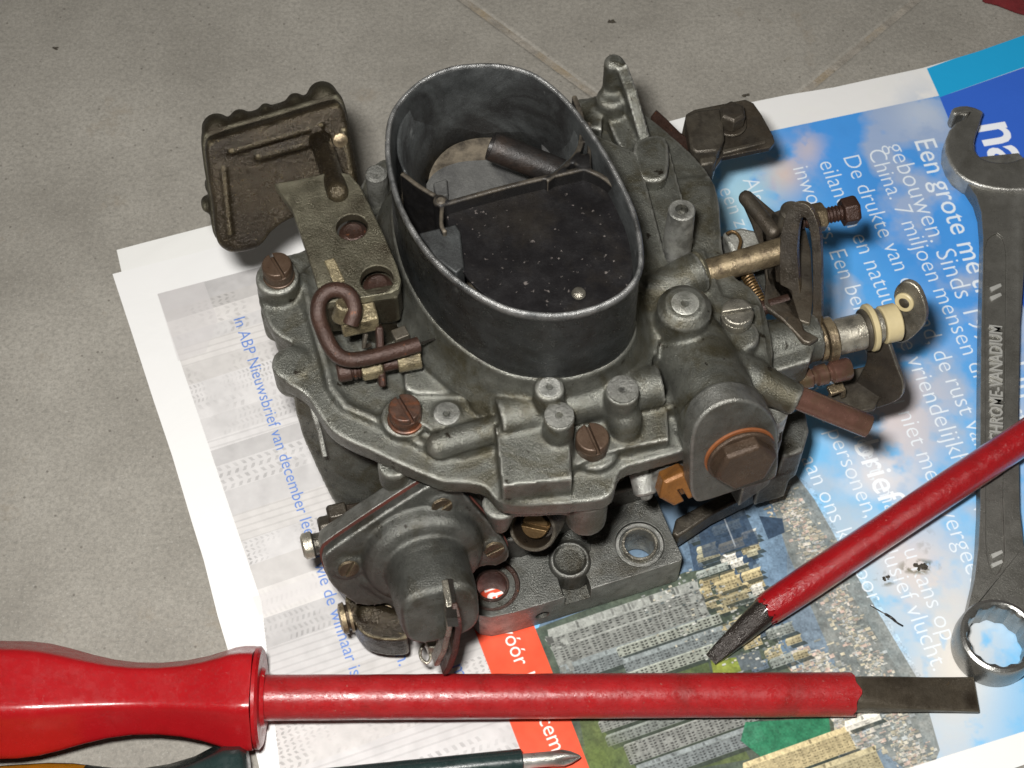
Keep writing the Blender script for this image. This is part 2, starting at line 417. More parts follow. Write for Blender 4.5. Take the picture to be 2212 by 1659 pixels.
def vnoise(freq, seed, octv=4):
    out = np.zeros((THh, TW), np.float32); a = 1.0; tot = 0
    rr = np.random.RandomState(seed)
    for o_ in range(octv):
        f = freq*2**o_; g = rr.rand(int((TY1-TY0)*f)+3, int((TX1-TX0)*f)+3).astype(np.float32)
        gx = (XX/RES)*f; gy = (YY/RES)*f; ix = gx.astype(int); iy = gy.astype(int); tx = gx-ix; ty = gy-iy
        tx = tx*tx*(3-2*tx); ty = ty*ty*(3-2*ty)
        out += a*((g[iy, ix]*(1-tx)+g[iy, ix+1]*tx)*(1-ty)+(g[iy+1, ix]*(1-tx)+g[iy+1, ix+1]*tx)*ty); tot += a; a *= .55
    return out/tot
n_big = vnoise(.35, 1); n_mid = vnoise(1.0, 2); n_fine = vnoise(5.0, 3, 3)
def lerp3(a, b, f): return np.array(a, np.float32)*(1-f[..., None])+np.array(b, np.float32)*f[..., None]
sm = lambda x, a, b: np.clip((x-a)/(b-a), 0, 1)
# --- washed-out photograph of facades on the left page
def facade(s, t, period_s, period_t, zig):
    ph = np.floor(s/period_s)
    u = (t/period_t+np.where(zig, .5*np.abs(((s/period_s*4) % 2)-1), 0)) % 1
    v = (s/period_s) % 1
    return (u < .5) & (v > .25) & (v < .8)
s_edges = [0]
base = lerp3((.66, .65, .63), (.78, .77, .75), n_mid)
band = (SS*.9+.35*np.sin(TT*.3)) 
r2 = np.random.RandomState(11)
pos = -1.0; fade = base.copy()
while pos < 24:
    wdt = r2.uniform(.25, .85); kind = r2.randint(0, 5)
    msk = (SS+TT*.02 > pos) & (SS+TT*.02 <= pos+wdt)
    tone = r2.choice([.80, .74, .66, .72, .60]); tint = r2.choice([0, 1])
    colr = np.array([tone, tone*(.985-.01*tint), tone*(.97-.03*tint)], np.float32)
    blk = np.broadcast_to(colr, img.shape)[msk]*(0.93+.1*n_fine[msk][:, None])
    if kind in (0, 1, 2):
        pt = r2.uniform(.09, .22); rows = max(1, int(wdt/r2.uniform(.08, .2)))
        sub = ((SS[msk]+TT[msk]*.02-pos)/wdt*rows)
        slant = np.abs((sub % 2)-1)*.5
        w_ = (((TT[msk]/pt+slant) % 1) < .42) & ((sub % 1) > .25) & ((sub % 1) < .85)
        st_ = sm(n_mid[msk], .34, .62)[:, None]
        blk = np.where(w_[:, None], blk*(1-st_*.9)+st_*.9*blk*(r2.uniform(.50, .76)+.25*(n_fine[msk][:, None]-.5)), blk)
    if kind == 3:
        w_ = (((SS[msk]*6) % 1) < .25); blk = np.where(w_[:, None], blk*.86, blk)
    fade[msk] = blk
    pos += wdt
fade = (fade*.88+.12*np.array([.80, .79, .785]))*np.array([.80, .795, .80])
dk = sm(vnoise(.8, 21), .52, .6)
fade = fade*(1-.07*dk[..., None])*(.95+.1*n_fine[..., None])
pxpoly([(340, 635), (1500, 330), (1500, 2300), (640, 1990), (565, 1300)], fade)
pxpoly([(340, 635), (440, 608), (470, 690), (445, 760), (385, 780)], (.56, .54, .54), .55)
pxpoly([(545, 1290), (760, 1215), (770, 1250), (560, 1330)], (.60, .58, .58), .5)
# --- colour photograph of a harbour city on the right page
tt_norm = sm(TT, 6, 20)
sky = lerp3((.13, .45, .80), (.06, .28, .70), sm(TT-SS*.25, 11.5, 16.5))
sky = sky*(.9+.2*n_mid[..., None])
haze_ = sm(SS-TT*.25, 1.5, 10)
sky = sky*(1-.6*haze_[..., None])+np.array([.24, .50, .74])*.6*haze_[..., None]
cl = sm(n_big*.6+vnoise(.9, 9, 5)*.4+.05*sm(SS, 3, 12)-.02, .535, .64)
sky = sky*(1-cl[..., None]*.6)+np.array([.46, .47, .50])*(cl*.6)[..., None]
pxpoly([(1215, 390), (1670, 282), (2028, 207), (2212, 170), (2600, 60), (2600, 1450), (2212, 1580), (1960, 1659), (1500, 1800), (1340, 1900), (1159, 1365), (1000, 1000)], sky)
# light patches of cloud seen in the print
def blob(px, py, rx, ry, colr, a, seed=0, thr=.5):
    d = ((PXs-px)/rx)**2+((PYs-py)/ry)**2
    m_ = (np.exp(-d*1.3)*sm(vnoise(2.2, 30+seed, 4)+np.exp(-d)*.35, thr, thr+.25)*a)[..., None]
    img[:] = img*(1-m_)+np.array(colr, np.float32)*m_
blob(1690, 375, 60, 60, (.62, .50, .45), .95, 1, .45)
blob(1745, 320, 40, 45, (.60, .50, .48), .7, 2)
blob(1995, 240, 70, 60, (.48, .55, .66), .8, 3, .4)
blob(1930, 900, 130, 200, (.62, .55, .54), .9, 4, .48)
blob(1960, 1230, 130, 130, (.66, .58, .55), .95, 5, .42)
blob(2060, 1440, 130, 260, (.68, .63, .56), .95, 6, .42)
blob(1600, 430, 90, 130, (.42, .62, .66), .8, 7, .35)
blob(1830, 1350, 110, 260, (.38, .58, .68), .75, 8, .3)
blob(1900, 1030, 90, 60, (.75, .70, .68), .8, 12, .4)
blob(2210, 900, 60, 300, (.45, .55, .72), .5, 9)
# water
water = lerp3((.08, .13, .19), (.16, .23, .31), n_fine*.5+n_mid*.5)
pxpoly([(1300, 1050), (1500, 960), (1640, 1010), (1760, 1130), (1830, 1270), (1960, 1480), (2010, 1659), (1900, 1800), (1300, 1800), (1159, 1365)], water)
blob(1600, 1230, 90, 160, (.22, .33, .45), .8, 10, .3)
# distant shore: many small light buildings
r3 = np.random.RandomState(5)
def scatter(line, width, n, smin, smax, cols, dark=True):
    for _ in range(n):
        k = r3.rand()*(len(line)-1); i = int(k); f = k-i
        x = line[i][0]*(1-f)+line[i+1][0]*f+r3.randn()*width*.5; y = line[i][1]*(1-f)+line[i+1][1]*f+r3.randn()*width*.4
        s, t = ST(x, y); h = r3.uniform(smin, smax); w_ = r3.uniform(smin, smax)*.6
        c = cols[r3.randint(len(cols))]; g = r3.uniform(.7, 1.15)
        if dark: tspoly([(s+w_*.5, t), (s+w_*1.3, t), (s+w_*1.3, t+h*.8), (s+w_*.5, t+h*.8)], (.07, .08, .08), .8)
        tspoly([(s, t), (s+w_, t), (s+w_, t+h), (s, t+h)], tuple(q*g for q in c))
        if h > .2:
            for q in range(3): tspoly([(s, t+h*(.2+.25*q)), (s+w_, t+h*(.2+.25*q)), (s+w_, t+h*(.28+.25*q)), (s, t+h*(.28+.25*q))], tuple(z_*g*.6 for z_ in c))
pal = [(.62, .55, .38), (.70, .64, .50), (.50, .42, .30), (.66, .60, .52), (.30, .30, .25), (.58, .42, .34), (.42, .45, .45), (.22, .24, .22), (.55, .55, .50), (.40, .36, .26)]
green = lerp3((.045, .07, .03), (.12, .15, .05), n_fine)
pxpoly([(1650, 1030), (1700, 1000), (1760, 1080), (1860, 1260), (1990, 1480), (2030, 1620), (2000, 1700), (1880, 1600), (1790, 1400), (1700, 1190)], lerp3((.08, .10, .09), (.26, .25, .21), n_fine), .85)
scatter([(1660, 1040), (1740, 1150), (1800, 1290), (1880, 1440), (1950, 1600), (1990, 1680)], 34, 1900, .025, .13, pal)
scatter([(1740, 1420), (1800, 1520), (1860, 1620)], 60, 900, .04, .17, pal)
scatter([(1560, 1200), (1600, 1330), (1690, 1420)], 40, 120, .04, .12, pal)
pxpoly([(1650, 1030), (1700, 1000), (1760, 1080), (1860, 1260), (1990, 1480), (2030, 1620), (2000, 1700), (1840, 1659), (1700, 1400), (1700, 1190)], (.27, .30, .30), .28)
# dark docks and quays
for q in ([(1480, 1135), (1600, 1110), (1640, 1210), (1500, 1240)], [(1640, 1115), (1690, 1120), (1695, 1150), (1660, 1165)], [(1510, 1230), (1630, 1200), (1660, 1310), (1540, 1350)]):
    pxpoly(q, (.035, .06, .10), .85)
# near blocks: rectangles in page space with rows of window openings
def block(px, py, ds, dt, c, pr=.14, pt_=.14, wf=.5, wc=.35, rows=True, sh=True, kind='win'):
    s, t = ST(px, py)
    if sh: tspoly([(s+ds, t+.1), (s+ds+.14, t+.1), (s+ds+.14, t+dt+.1), (s+ds, t+dt+.1)], (.04, .05, .04), .85)
    tspoly([(s, t), (s+ds, t), (s+ds, t+dt), (s, t+dt)], c)
    k = 0
    ns = max(1, int(ds/pr)); nt_ = max(1, int(dt/pt_))
    for a in range(ns):
        if kind == 'alt' and a % 3 == 2: continue
        for b_ in range(nt_):
            s0 = s+(a+.22)*ds/ns; t0 = t+(b_+.25+(.0))*dt/nt_; sk_ = .06 if kind in ('zig', 'alt') else 0
            tspoly([(s0, t0), (s0+wf*ds/ns, t0+sk_), (s0+wf*ds/ns, t0+sk_+wf*dt/nt_*.8), (s0, t0+wf*dt/nt_*.8)], tuple(q*wc for q in c))
    tspoly([(s, t), (s+.04, t), (s+.04, t+dt), (s, t+dt)], tuple(min(1, q*1.35) for q in c))
G1 = (.25, .26, .24); G2 = (.20, .225, .225); TN = (.50, .42, .24); TN2 = (.42, .37, .23); WH = (.72, .70, .62)
pxpoly([(1120, 1372), (1480, 1236), (1560, 1225), (1660, 1330), (1700, 1440), (1800, 1560), (1820, 1700), (1280, 1700)], lerp3((.03, .045, .03), (.10, .12, .08), n_fine), .95)
pxpoly([(1290, 1470), (1530, 1430), (1540, 1480), (1620, 1640), (1280, 1700), (1245, 1520)], green, .9)
r5 = np.random.RandomState(12)
def tower(s, t, ln, roof, fac, c, dens, dark):
    tspoly([(s+roof+fac, t+.06), (s+roof+fac+.09, t+.1), (s+roof+fac+.09, t+ln+.1), (s+roof+fac, t+ln+.04)], (.03, .04, .035), .85)
    tspoly([(s, t+.05), (s+roof, t), (s+roof, t+ln), (s, t+ln+.05)], tuple(min(1, q*1.2) for q in c))
    tspoly([(s+roof, t), (s+roof+fac, t), (s+roof+fac, t+ln), (s+roof, t+ln)], tuple(q*.82 for q in c))
    nr = max(2, int(fac/.055)); nc = max(2, int(ln/dens))
    for i in range(nr):
        for j in range(nc):
            if r5.rand() < .08: continue
            a0 = s+roof+fac*(i+.25)/nr; b0 = t+ln*(j+.2)/nc; sk = .02*(1 if j % 2 else -1)
            g_ = dark*r5.uniform(.6, 1.4); tspoly([(a0, b0), (a0+fac*.5/nr, b0+sk), (a0+fac*.5/nr, b0+sk+ln*.5/nc), (a0, b0+ln*.5/nc)], tuple(q*g_ for q in c))
    for k in range(int(ln/.25)):
        a0 = t+r5.uniform(0, ln); g_ = r5.uniform(.4, 1.15); tspoly([(s+.01, a0), (s+roof*.8, a0), (s+roof*.8, a0+.05), (s+.01, a0+.05)], tuple(q*g_ for q in c))
s00, t00 = ST(1330, 1330)
rows_ = [(1480, 1140, 1.3, 1), (1500, 1180, 1.4, 1), (1505, 1215, 1.4, 1), (1508, 1255, 1.3, 1), (1500, 1295, 1.5, 1), (1490, 1330, 1.6, 1), (1540, 1350, 1.2, 1), (1560, 1385, 1.3, 1), (1580, 1425, 1.6, 1), (1480, 1160, 1.4, 1), (1500, 1197, 1.4, 1), (1500, 1235, 1.4, 1), (1505, 1275, 1.4, 1), (1500, 1312, 1.5, 1), (1600, 1385, 1.1, 1), (1620, 1440, 1.2, 1),
         (1330, 1325, 1.5, 0), (1440, 1300, .7, 0), (1420, 1330, .9, 0)]
for (px, py, ln, tan_) in rows_:
    s, t = ST(px, py); x = 0
    while x < ln:
        l = r5.uniform(.28, .75); c = [TN, TN2, TN, (.42, .40, .28), (.30, .33, .30), WH, (.12, .16, .2)][r5.randint(7)] if tan_ else [G1, G2][r5.randint(2)]
        g = r5.uniform(.7, 1.1); tower(s+r5.uniform(-.06, .06), t+x, min(l, ln-x+.1), r5.uniform(.04, .09), r5.uniform(.09, .2), tuple(q*g for q in c), .07, .35)
        x += l+r5.uniform(.02, .16)
for q in ([(1500, 1105), (1600, 1085), (1640, 1175), (1520, 1205)], [(1640, 1115), (1690, 1120), (1695, 1150), (1660, 1165)]):
    pxpoly(q, (.035, .06, .10), .85)
pxpoly([(1555, 1100), (1558, 1100), (1590, 1180), (1587, 1181)], (.3, .33, .36), .8)
tower(*ST(1178, 1362), 3.5, .22, .46, G1, .13, .25)
tower(*ST(1192, 1402), 3.5, .04, .42, G1, .12, .25)
tower(*ST(1205, 1440), 3.5, .12, .30, G2, .09, .35)
tower(*ST(1330, 1400), 2.4, .03, .20, (.33, .35, .30), .10, .12)
tower(*ST(1342, 1425), 2.3, .10, .26, G2, .08, .35)
tower(*ST(1350, 1455), 2.3, .03, .24, (.33, .35, .30), .10, .12)
for (px, py) in ((1172, 1372), (1195, 1420), (1215, 1455), (1485, 1285), (1560, 1340)):
    s, t = ST(px, py)
    for _ in range(9):
        a0, b0 = s+r5.uniform(0, .35), t+r5.uniform(0, .35); g = r5.uniform(.3, 1.3); h = r5.uniform(.05, .16)
        tspoly([(a0, b0), (a0+h, b0+.02), (a0+h, b0+h), (a0, b0+h)], tuple(q*g for q in G1))
pxpoly([(1555, 1425), (1640, 1404), (1650, 1440), (1570, 1458)], (.10, .12, .13), .9)
pxpoly([(1535, 1425), (1590, 1420), (1610, 1470), (1545, 1480)], lerp3((.10, .14, .02), (.30, .34, .05), n_fine), .9)
scatter([(1420, 1290), (1520, 1250), (1600, 1330), (1660, 1400), (1560, 1400), (1420, 1340)], 60, 260, .03, .09, [(.1, .12, .12), (.2, .22, .2), (.36, .37, .35), (.45, .42, .33), (.5, .5, .46)])
# under the horizontal screwdriver
tower(*ST(1290, 1558), 3.3, .05, .22, G1, .09, .3); tower(*ST(1305, 1590), 3.0, .05, .20, (.2, .22, .2), .09, .3)
tower(*ST(1345, 1610), 2.9, .03, .42, G1, .10, .2); tower(*ST(1370, 1655), 2.8, .1, .3, G2, .09, .3)
pxpoly([(1610, 1560), (1790, 1550), (1800, 1620), (1650, 1640), (1600, 1600)], lerp3((.01, .13, .06), (.03, .22, .11), n_fine), .9)
tower(*ST(1600, 1650), 2.4, .12, .40, TN, .07, .5); tower(*ST(1820, 1560), .8, .12, .1, WH, .2, .7); tower(*ST(1640, 1700), 2.6, .12, .4, TN2, .07, .5)
blob(1290, 1640, 60, 50, (.10, .14, .03), .8, 11, .2)
# grain of the printed city
cm = ((SS > 0)*(PXs > 1159)).astype(np.float32)
city = np.zeros((THh, TW), np.float32)
_b = img.copy(); img[:] = 0; pxpoly([(1159, 1365), (1480, 1120), (1700, 1000), (1760, 1060), (1990, 1460), (2040, 1700), (1280, 1800)], (1, 1, 1)); city = img[..., 0].copy(); img[:] = _b; del _b
ng = np.random.RandomState(3).rand(THh//3+1, TW//3+1).astype(np.float32).repeat(3, 0).repeat(3, 1)[:THh, :TW]
ng2 = vnoise(9, 77, 3)
img *= (1+city*((ng-.5)*.30+(ng2-.5)*.7))[..., None]
# red strip
redc = lerp3((.72, .070, .028), (.78, .095, .04), n_fine)
pxpoly([(983, 1250), (1115, 1250), (1159, 1365), (1185, 1430), (1273, 1659), (1400, 1990), (1262, 1990), (1125, 1622), (1034, 1384)], redc)
# banners at the head of the page
pxpoly([(2002, 148), (2212, 72), (2500, -40), (2500, 60), (2212, 145), (2030, 210)], (.015, .36, .68))
pxpoly([(2030, 210), (2212, 146), (2500, 60), (2500, 1250), (2300, 880), (2212, 665), (2120, 430)], (.035, .13, .60))
# white foot margin
pxpoly([(1400, 1832), (1960, 1660), (2212, 1580), (2700, 1420), (2700, 2000), (1400, 2200)], (.76, .76, .75))
# --- lettering
def text(sv, p0, p1, colr, alpha=1.0, bold=0.0, spread=1.0, hscale=None, serif=False):
    cu = bpy.data.curves.new('t', 'FONT'); cu.body = sv; cu.size = 1; cu.offset = bold-.012; cu.resolution_u = 3
    ob = bpy.data.objects.new('t', cu); COL.objects.link(ob); bpy.context.view_layer.update()
    me = ob.to_mesh(); vs = np.array([v.co[:2] for v in me.vertices], np.float32).reshape(-1, 2)
    me.calc_loop_triangles(); tris = [tuple(t.vertices) for t in me.loop_triangles]
    ob.to_mesh_clear(); bpy.data.objects.remove(ob)
    if len(vs) == 0: return
    P0, P1 = W(*p0, PZ), W(*p1, PZ); d = (P1-P0); Ln = d.length; d.normalize(); n = Vector((-d.y, d.x, 0))
    if n.dot(Vector((1, 0, 0))) < 0: n = -n
    k = Ln/vs[:, 0].max(); kh = (hscale or k*1.02)
    tx = np.array([to_tex(P0+d*float(x*k)+n*float(y*kh)) for x, y in vs])
    # one coverage mask for the whole line
    x0, y0 = np.floor(tx.min(0)).astype(int)-1; x1, y1 = np.ceil(tx.max(0)).astype(int)+2
    x0, y0 = max(x0, 0), max(y0, 0); x1, y1 = min(x1, TW), min(y1, THh)
    if x1 <= x0 or y1 <= y0: return
    q = 3; mask = np.zeros(((y1-y0)*q, (x1-x0)*q), bool)
    for t in tris:
        a, b_, c = [((tx[i]-(x0, y0))*q) for i in t]
        mx0 = max(int(min(a[0], b_[0], c[0])), 0); mx1 = min(int(max(a[0], b_[0], c[0]))+2, mask.shape[1])
        my0 = max(int(min(a[1], b_[1], c[1])), 0); my1 = min(int(max(a[1], b_[1], c[1]))+2, mask.shape[0])
        if mx1 <= mx0 or my1 <= my0: continue
        gx = np.arange(mx0, mx1)+.5; gy = (np.arange(my0, my1)+.5)[:, None]
        e0 = (b_[0]-a[0])*(gy-a[1])-(b_[1]-a[1])*(gx-a[0]); e1 = (c[0]-b_[0])*(gy-b_[1])-(c[1]-b_[1])*(gx-b_[0]); e2 = (a[0]-c[0])*(gy-c[1])-(a[1]-c[1])*(gx-c[0])
        mask[my0:my1, mx0:mx1] |= ((e0 >= 0) & (e1 >= 0) & (e2 >= 0)) | ((e0 <= 0) & (e1 <= 0) & (e2 <= 0))
    cov = mask.reshape(y1-y0, q, x1-x0, q).mean((1, 3))[..., None]*alpha
    reg = img[y0:y1, x0:x1]; reg[:] = reg*(1-cov)+np.array(colr, np.float32)*cov
WT = (.74, .80, .85)
text("Een grote me", (1973, 302), (2092, 592), WT, .95, .012)
text("tropool in", (2096, 602), (2200, 860), WT, .95, .012)
text("gebouwen. Sinds 1997 hoort", (1914, 313), (2190, 918), WT, .9)
text("China. 7 miljoen mensen die er", (1872, 325), (2142, 900), WT, .9)
text("De drukte van de stad, de rust van het", (1819, 338), (2150, 1062), WT, .9)
text("eilanden en natuur, de vriendelijkheid va", (1767, 350), (2118, 1135), WT, .9)
text("inwoners. Een beleving die u niet meer vergeet", (1711, 362), (2098, 1262), WT, .9)
text("Als u deze nieuwsbrief met ons leest, maakt u kans op", (1603, 388), (2035, 1385), WT, .9)
text("een zesdaagse reis voor twee personen, inclusief vlucht.", (1551, 408), (2016, 1450), WT, .9)
text("aan ons kantoor.", (1729, 990), (1882, 1312), WT, .9)
text("brief", (1842, 958), (1903, 1092), (.80, .84, .88), 1, .016)
text("na", (2108, 268), (2150, 366), (.86, .90, .95), 1, .03)
BL = (.09, .20, .56)
text("In ABP Nieuwsbrief van december leest u wie de winnaar is", (504, 688), (758, 1462), BL, .95, .008)
text("van ons bezoek kijk op Obisch.", (700, 972), (862, 1440), BL, .95, .008)
text("samen met", (930, 1330), (1000, 1500), BL, .95, .008)
text("doen vóór 15 decem", (1040, 1262), (1192, 1625), (.86, .82, .78), .95, .012)
text("L", (1055, 1283), (1063, 1305), (.86, .82, .78), 1, .03)
# smudges of dirt on the print
for (x_, y_, rx, ry, sd) in ((1985, 1225, 42, 16, 1), (1912, 1250, 24, 16, 2), (2000, 1170, 20, 30, 3)):
    d = ((PXs-x_)/rx)**2+((PYs-y_)/ry)**2
    m_ = (np.clip(1.5-d, 0, 1)*sm(vnoise(6, 60+sd, 4), .46, .62))[..., None]*(.8 if sd < 3 else .25)
    img[:] = img*(1-m_)+np.array((.12, .11, .06))*m_
wh = (SS*0+1.0)
img = np.clip(img, 0, 1)
del PXs, PYs
im = bpy.data.images.new('newsletter_print', TW, THh, alpha=False, float_buffer=False)
im.colorspace_settings.name = 'sRGB'
sr = np.where(img <= .0031308, img*12.92, 1.055*np.power(np.maximum(img, 1e-6), 1/2.4)-.055)
buf = np.ones((THh, TW, 4), np.float32); buf[..., :3] = sr
im.pixels.foreach_set(buf.ravel()); im.update(); im.pack()
def paper_mat(name, tex):
    m = bpy.data.materials.new(name); m.use_nodes = True; nt = m.node_tree; N = nt.nodes; L = nt.links; b = N['Principled BSDF']
    b.inputs['Roughness'].default_value = .38; b.inputs['Specular IOR Level'].default_value = .45
    g = N.new('ShaderNodeNewGeometry')
    if tex:
        t = N.new('ShaderNodeTexImage'); t.image = im; uv = N.new('ShaderNodeUVMap'); uv.uv_map = 'UVMap'
        L.new(uv.outputs[0], t.inputs[0]); L.new(t.outputs[0], b.inputs['Base Color'])
    else: b.inputs['Base Color'].default_value = (.74, .74, .72, 1)
    n = N.new('ShaderNodeTexNoise'); n.inputs['Scale'].default_value = .6; n.inputs['Detail'].default_value = 2
    L.new(g.outputs['Position'], n.inputs['Vector'])
    bp = N.new('ShaderNodeBump'); bp.inputs['Strength'].default_value = .25; bp.inputs['Distance'].default_value = .05
    n.inputs['Detail'].default_value = 5; n.inputs['Distortion'].default_value = 1.2; n.inputs['Scale'].default_value = .35
    bp.inputs['Distance'].default_value = .12
    L.new(n.outputs[0], bp.inputs['Height']); L.new(bp.outputs[0], b.inputs['Normal'])
    return m
M['print'] = paper_mat('printed_paper', True); M['paper'] = paper_mat('plain_paper', False)
news = empty('newsletter', Vector((0, 0, 0)))
tag(news, 'glossy printed newsletter with blue sky page and faded page lying under the carburettor', 'newsletter')
def sheet(name, pxs, z, mat, th=.02, wave=0.0):
    pts = [W(x, y, z) for x, y in pxs]
    bm = bmesh.new(); vs = [bm.verts.new((p.x, p.y, 0)) for p in pts]; f = bm.faces.new(vs)
    bmesh.ops.recalc_face_normals(bm, faces=[f])
    x0 = min(p.x for p in pts); x1 = max(p.x for p in pts); y0 = min(p.y for p in pts); y1 = max(p.y for p in pts)
    if wave:
        for k_ in np.arange(math.ceil(x0), x1, 1.0):
            bmesh.ops.bisect_plane(bm, geom=bm.verts[:]+bm.edges[:]+bm.faces[:], plane_co=(k_, 0, 0), plane_no=(1, 0, 0))
        for k_ in np.arange(math.ceil(y0), y1, 1.0):
            bmesh.ops.bisect_plane(bm, geom=bm.verts[:]+bm.edges[:]+bm.faces[:], plane_co=(0, k_, 0), plane_no=(0, 1, 0))
    uvl = bm.loops.layers.uv.new('UVMap')
    for f in bm.faces:
        f.smooth = False
        for l in f.loops: l[uvl].uv = ((l.vert.co.x-TX0)/(TX1-TX0), (l.vert.co.y-TY0)/(TY1-TY0))
    for v in bm.verts:
        x, y = v.co.x, v.co.y
        v.co.z = z+wave*(.5+.5*math.sin(x*.55+y*.2+1.2))*(.5+.5*math.cos(y*.5-x*.17))
    me = bpy.data.meshes.new(name); bm.to_mesh(me); bm.free()
    if me.polygons[0].normal.z < 0: me.flip_normals()
    o = bpy.data.objects.new(name, me); COL.objects.link(o); me.materials.append(mat); o.parent = news
    s = o.modifiers.new('s', 'SOLIDIFY'); s.thickness = th; s.offset = -1
    return o
sheet('printed_sheet', [(243, 592), (300, 577), (420, 547), (700, 470), (1100, 360), (1500, 247), (1622, 221), (1700, 205), (1800, 189), (1900, 167), (1993, 147), (2110, 112), (2212, 76), (2420, 0), (2560, 300), (2690, 800), (2800, 1460), (2191, 1659), (1400, 1915), (640, 2150), (600, 1850), (556, 1640), (515, 1480), (470, 1330), (440, 1210), (415, 1130), (372, 985), (330, 860), (285, 720)], PZ, M['print'], .02, 0)
us = sheet('folded_sheet', [(252, 540), (300, 527), (455, 487), (785, 401), (900, 372), (1500, 300), (1500, 700), (700, 1200), (420, 1050), (262, 585)], .03, M['paper'], .015)
# ------------------------------------------------------------------ red screwdriver lying across the front
def P3(px, py, z): return W(px, py, z)
def superring(c, e1, e2, r, n=48, pw=.10, ph=0.0, fac=6):
    out = []
    for i in range(n):
        a = 2*math.pi*i/n
        # rounded polygon radius
        k = math.pi/fac; aa = ((a-ph) % (2*k))-k
        poly = math.cos(k)/math.cos(aa)
        rr = r*((1-pw)*1.0+pw*poly/((1+math.cos(k))/2)) if pw <= 1 else r*poly
        out.append(c+e1*math.cos(a)*rr+e2*math.sin(a)*rr)
    return out
sd = empty('screwdriver', P3(560, 1507, 0))
tag(sd, 'large flat-blade screwdriver with faceted red handle lying along the bottom of the newsletter', 'screwdriver')
og = sd.location
a0 = P3(-170, 1511, 1.42); a1 = P3(560, 1507, 1.30); a2 = P3(1842, 1500, .56); ax = (a1-a0).normalized()
_, e1, e2 = frame(ax, K)
prof = [(-175, 60), (-165, 100), (-140, 126), (-100, 134), (0, 137), (60, 135), (95, 130), (140, 118), (190, 101), (240, 88), (290, 81), (345, 80), (400, 86), (445, 96), (485, 110), (505, 119), (520, 121), (548, 121), (556, 118)]
loops = []
for x, r in prof:
    c = a0+ax*((x+170)/730*(a1-a0).length); rr = r*.94*cmpx(c)
    q = max(0, min(1, (x-470)/40)); loops.append(superring(c, e1, e2, rr, 72, 1.0-.35*q*0, R(30), 6))
mb = MB().loft(loops); 
c = a1+ax*.0
h = mesh_obj('handle', mb, M['red'], sd, og, angle=60)
m_ = h.modifiers.new('sm', 'SMOOTH'); m_.factor = .5; m_.iterations = 5
cl = MB().rev(a1-ax*.05, ax, [(0, 1.04), (.07, 1.04), (.12, .98), (.12, .62), (.2, .58), (.2, .5)], 48)
mesh_obj('handle_collar', cl, M['red'], sd, og)
ax2 = (a2-a1).normalized(); Ls = (a2-a1).length
rad = [(0, .475)]+[(Ls*i/40, .462+.002*math.sin(i*1.7)+.002*math.sin(i*.6)) for i in range(1, 40)]+[(Ls*.985, .46), (Ls, .46), (Ls+.002, .40)]
mb = MB().rev(a1, ax2, rad, 40)
for i, q in enumerate(mb.v):
    if (q-a1).dot(ax2) > Ls*.999:
        _, f1, f2 = frame(ax2); dd = (q-a1); ang = math.atan2(dd.dot(f2), dd.dot(f1)); mb.v[i] = q+ax2*(.05*math.sin(ang*3+1)+.035*math.sin(ang*7))
mesh_obj('insulated_shaft', mb, M['redsleeve'], sd, og)
# blade: round, then flat and slightly flared
_, f1, f2 = frame(ax2, K)      # f1 up, f2 sideways
bl = []
b0 = a2-ax2*.6; Lb = (P3(2106, 1490, .35)-a2).length+.6
for t, hw, ht in ((0, .34, .34), (.55, .345, .33), (.8, .35, .30), (1.2, .352, .23), (1.7, .355, .16), (2.2, .362, .105), (2.8, .375, .07), (3.2, .385, .055), (Lb, .385, .05)):
    cc = b0+ax2*t - K*(.0 if t < 1 else (t-1)*.03)
    n_ = 24; sup = min(1, t/1.4)
    lp = []
    for i in range(n_):
        a = 2*math.pi*i/n_+math.pi/n_; ca, sa = math.cos(a), math.sin(a); ex = 1-.72*sup
        lp.append(cc+f2*hw*math.copysign(abs(ca)**ex, ca)+f1*ht*math.copysign(abs(sa)**ex, sa))
    bl.append(lp)
mesh_obj('blade', MB().loft(bl), M['blade'], sd, og, angle=40)

# ------------------------------------------------------------------ combination spanner
zz1 = Z(1550, 50, 3.0166); zz3 = Z(1500, 1154, 2.865); z9 = Z(1950, 1100, 2.7453)
sp = empty('spanner', P3(2155, 900, .1))
tag(sp, 'steel combination spanner with open jaw and ring end lying beneath the red diagonal screwdriver', 'spanner')
og = sp.location
ztop = .72
jaw = [zz1(*p) for p in ((1690, 580), (1712, 562), (1750, 552), (1795, 550), (1850, 562), (1912, 590), (1898, 625), (1880, 690), (1858, 750), (1848, 800), (1852, 845), (1868, 875), (1900, 903), (1950, 922), (2000, 930), (2060, 930), (2110, 922), (2170, 900), (2230, 850), (2300, 760), (2360, 640), (2440, 560), (2560, 600), (2600, 760), (2560, 900), (2480, 1000), (2380, 1065), (2280, 1105), (2180, 1122), (2080, 1124), (1980, 1114), (1880, 1092), (1790, 1055), (1725, 1005), (1680, 940), (1652, 860), (1655, 780), (1680, 715), (1720, 668), (1775, 640), (1795, 610), (1740, 612), (1706, 620))]
shank_t = [(2200, 330), (2100, 340), (2074, 370), (2092, 398), (2110, 425), (2120, 458), (2124, 510), (2123, 580), (2120, 700), (2118, 900), (2118, 1100), (2114, 1180), (2106, 1250), (2090, 1320), (2240, 1320), (2225, 1240), (2212, 1180), (2203, 1100), (2200, 900), (2204, 700), (2216, 540), (2232, 470), (2280, 410)]
mb = MB()
hd = [W(x, y, ztop) for x, y in jaw]; mb.prism(hd, Vector((0, 0, -.58)))
head = mesh_obj('open_jaw', mb, M['chrome'], sp, og); bevel(head, .09, 4, 30)
rcx = P3(2160, 1372, .90)
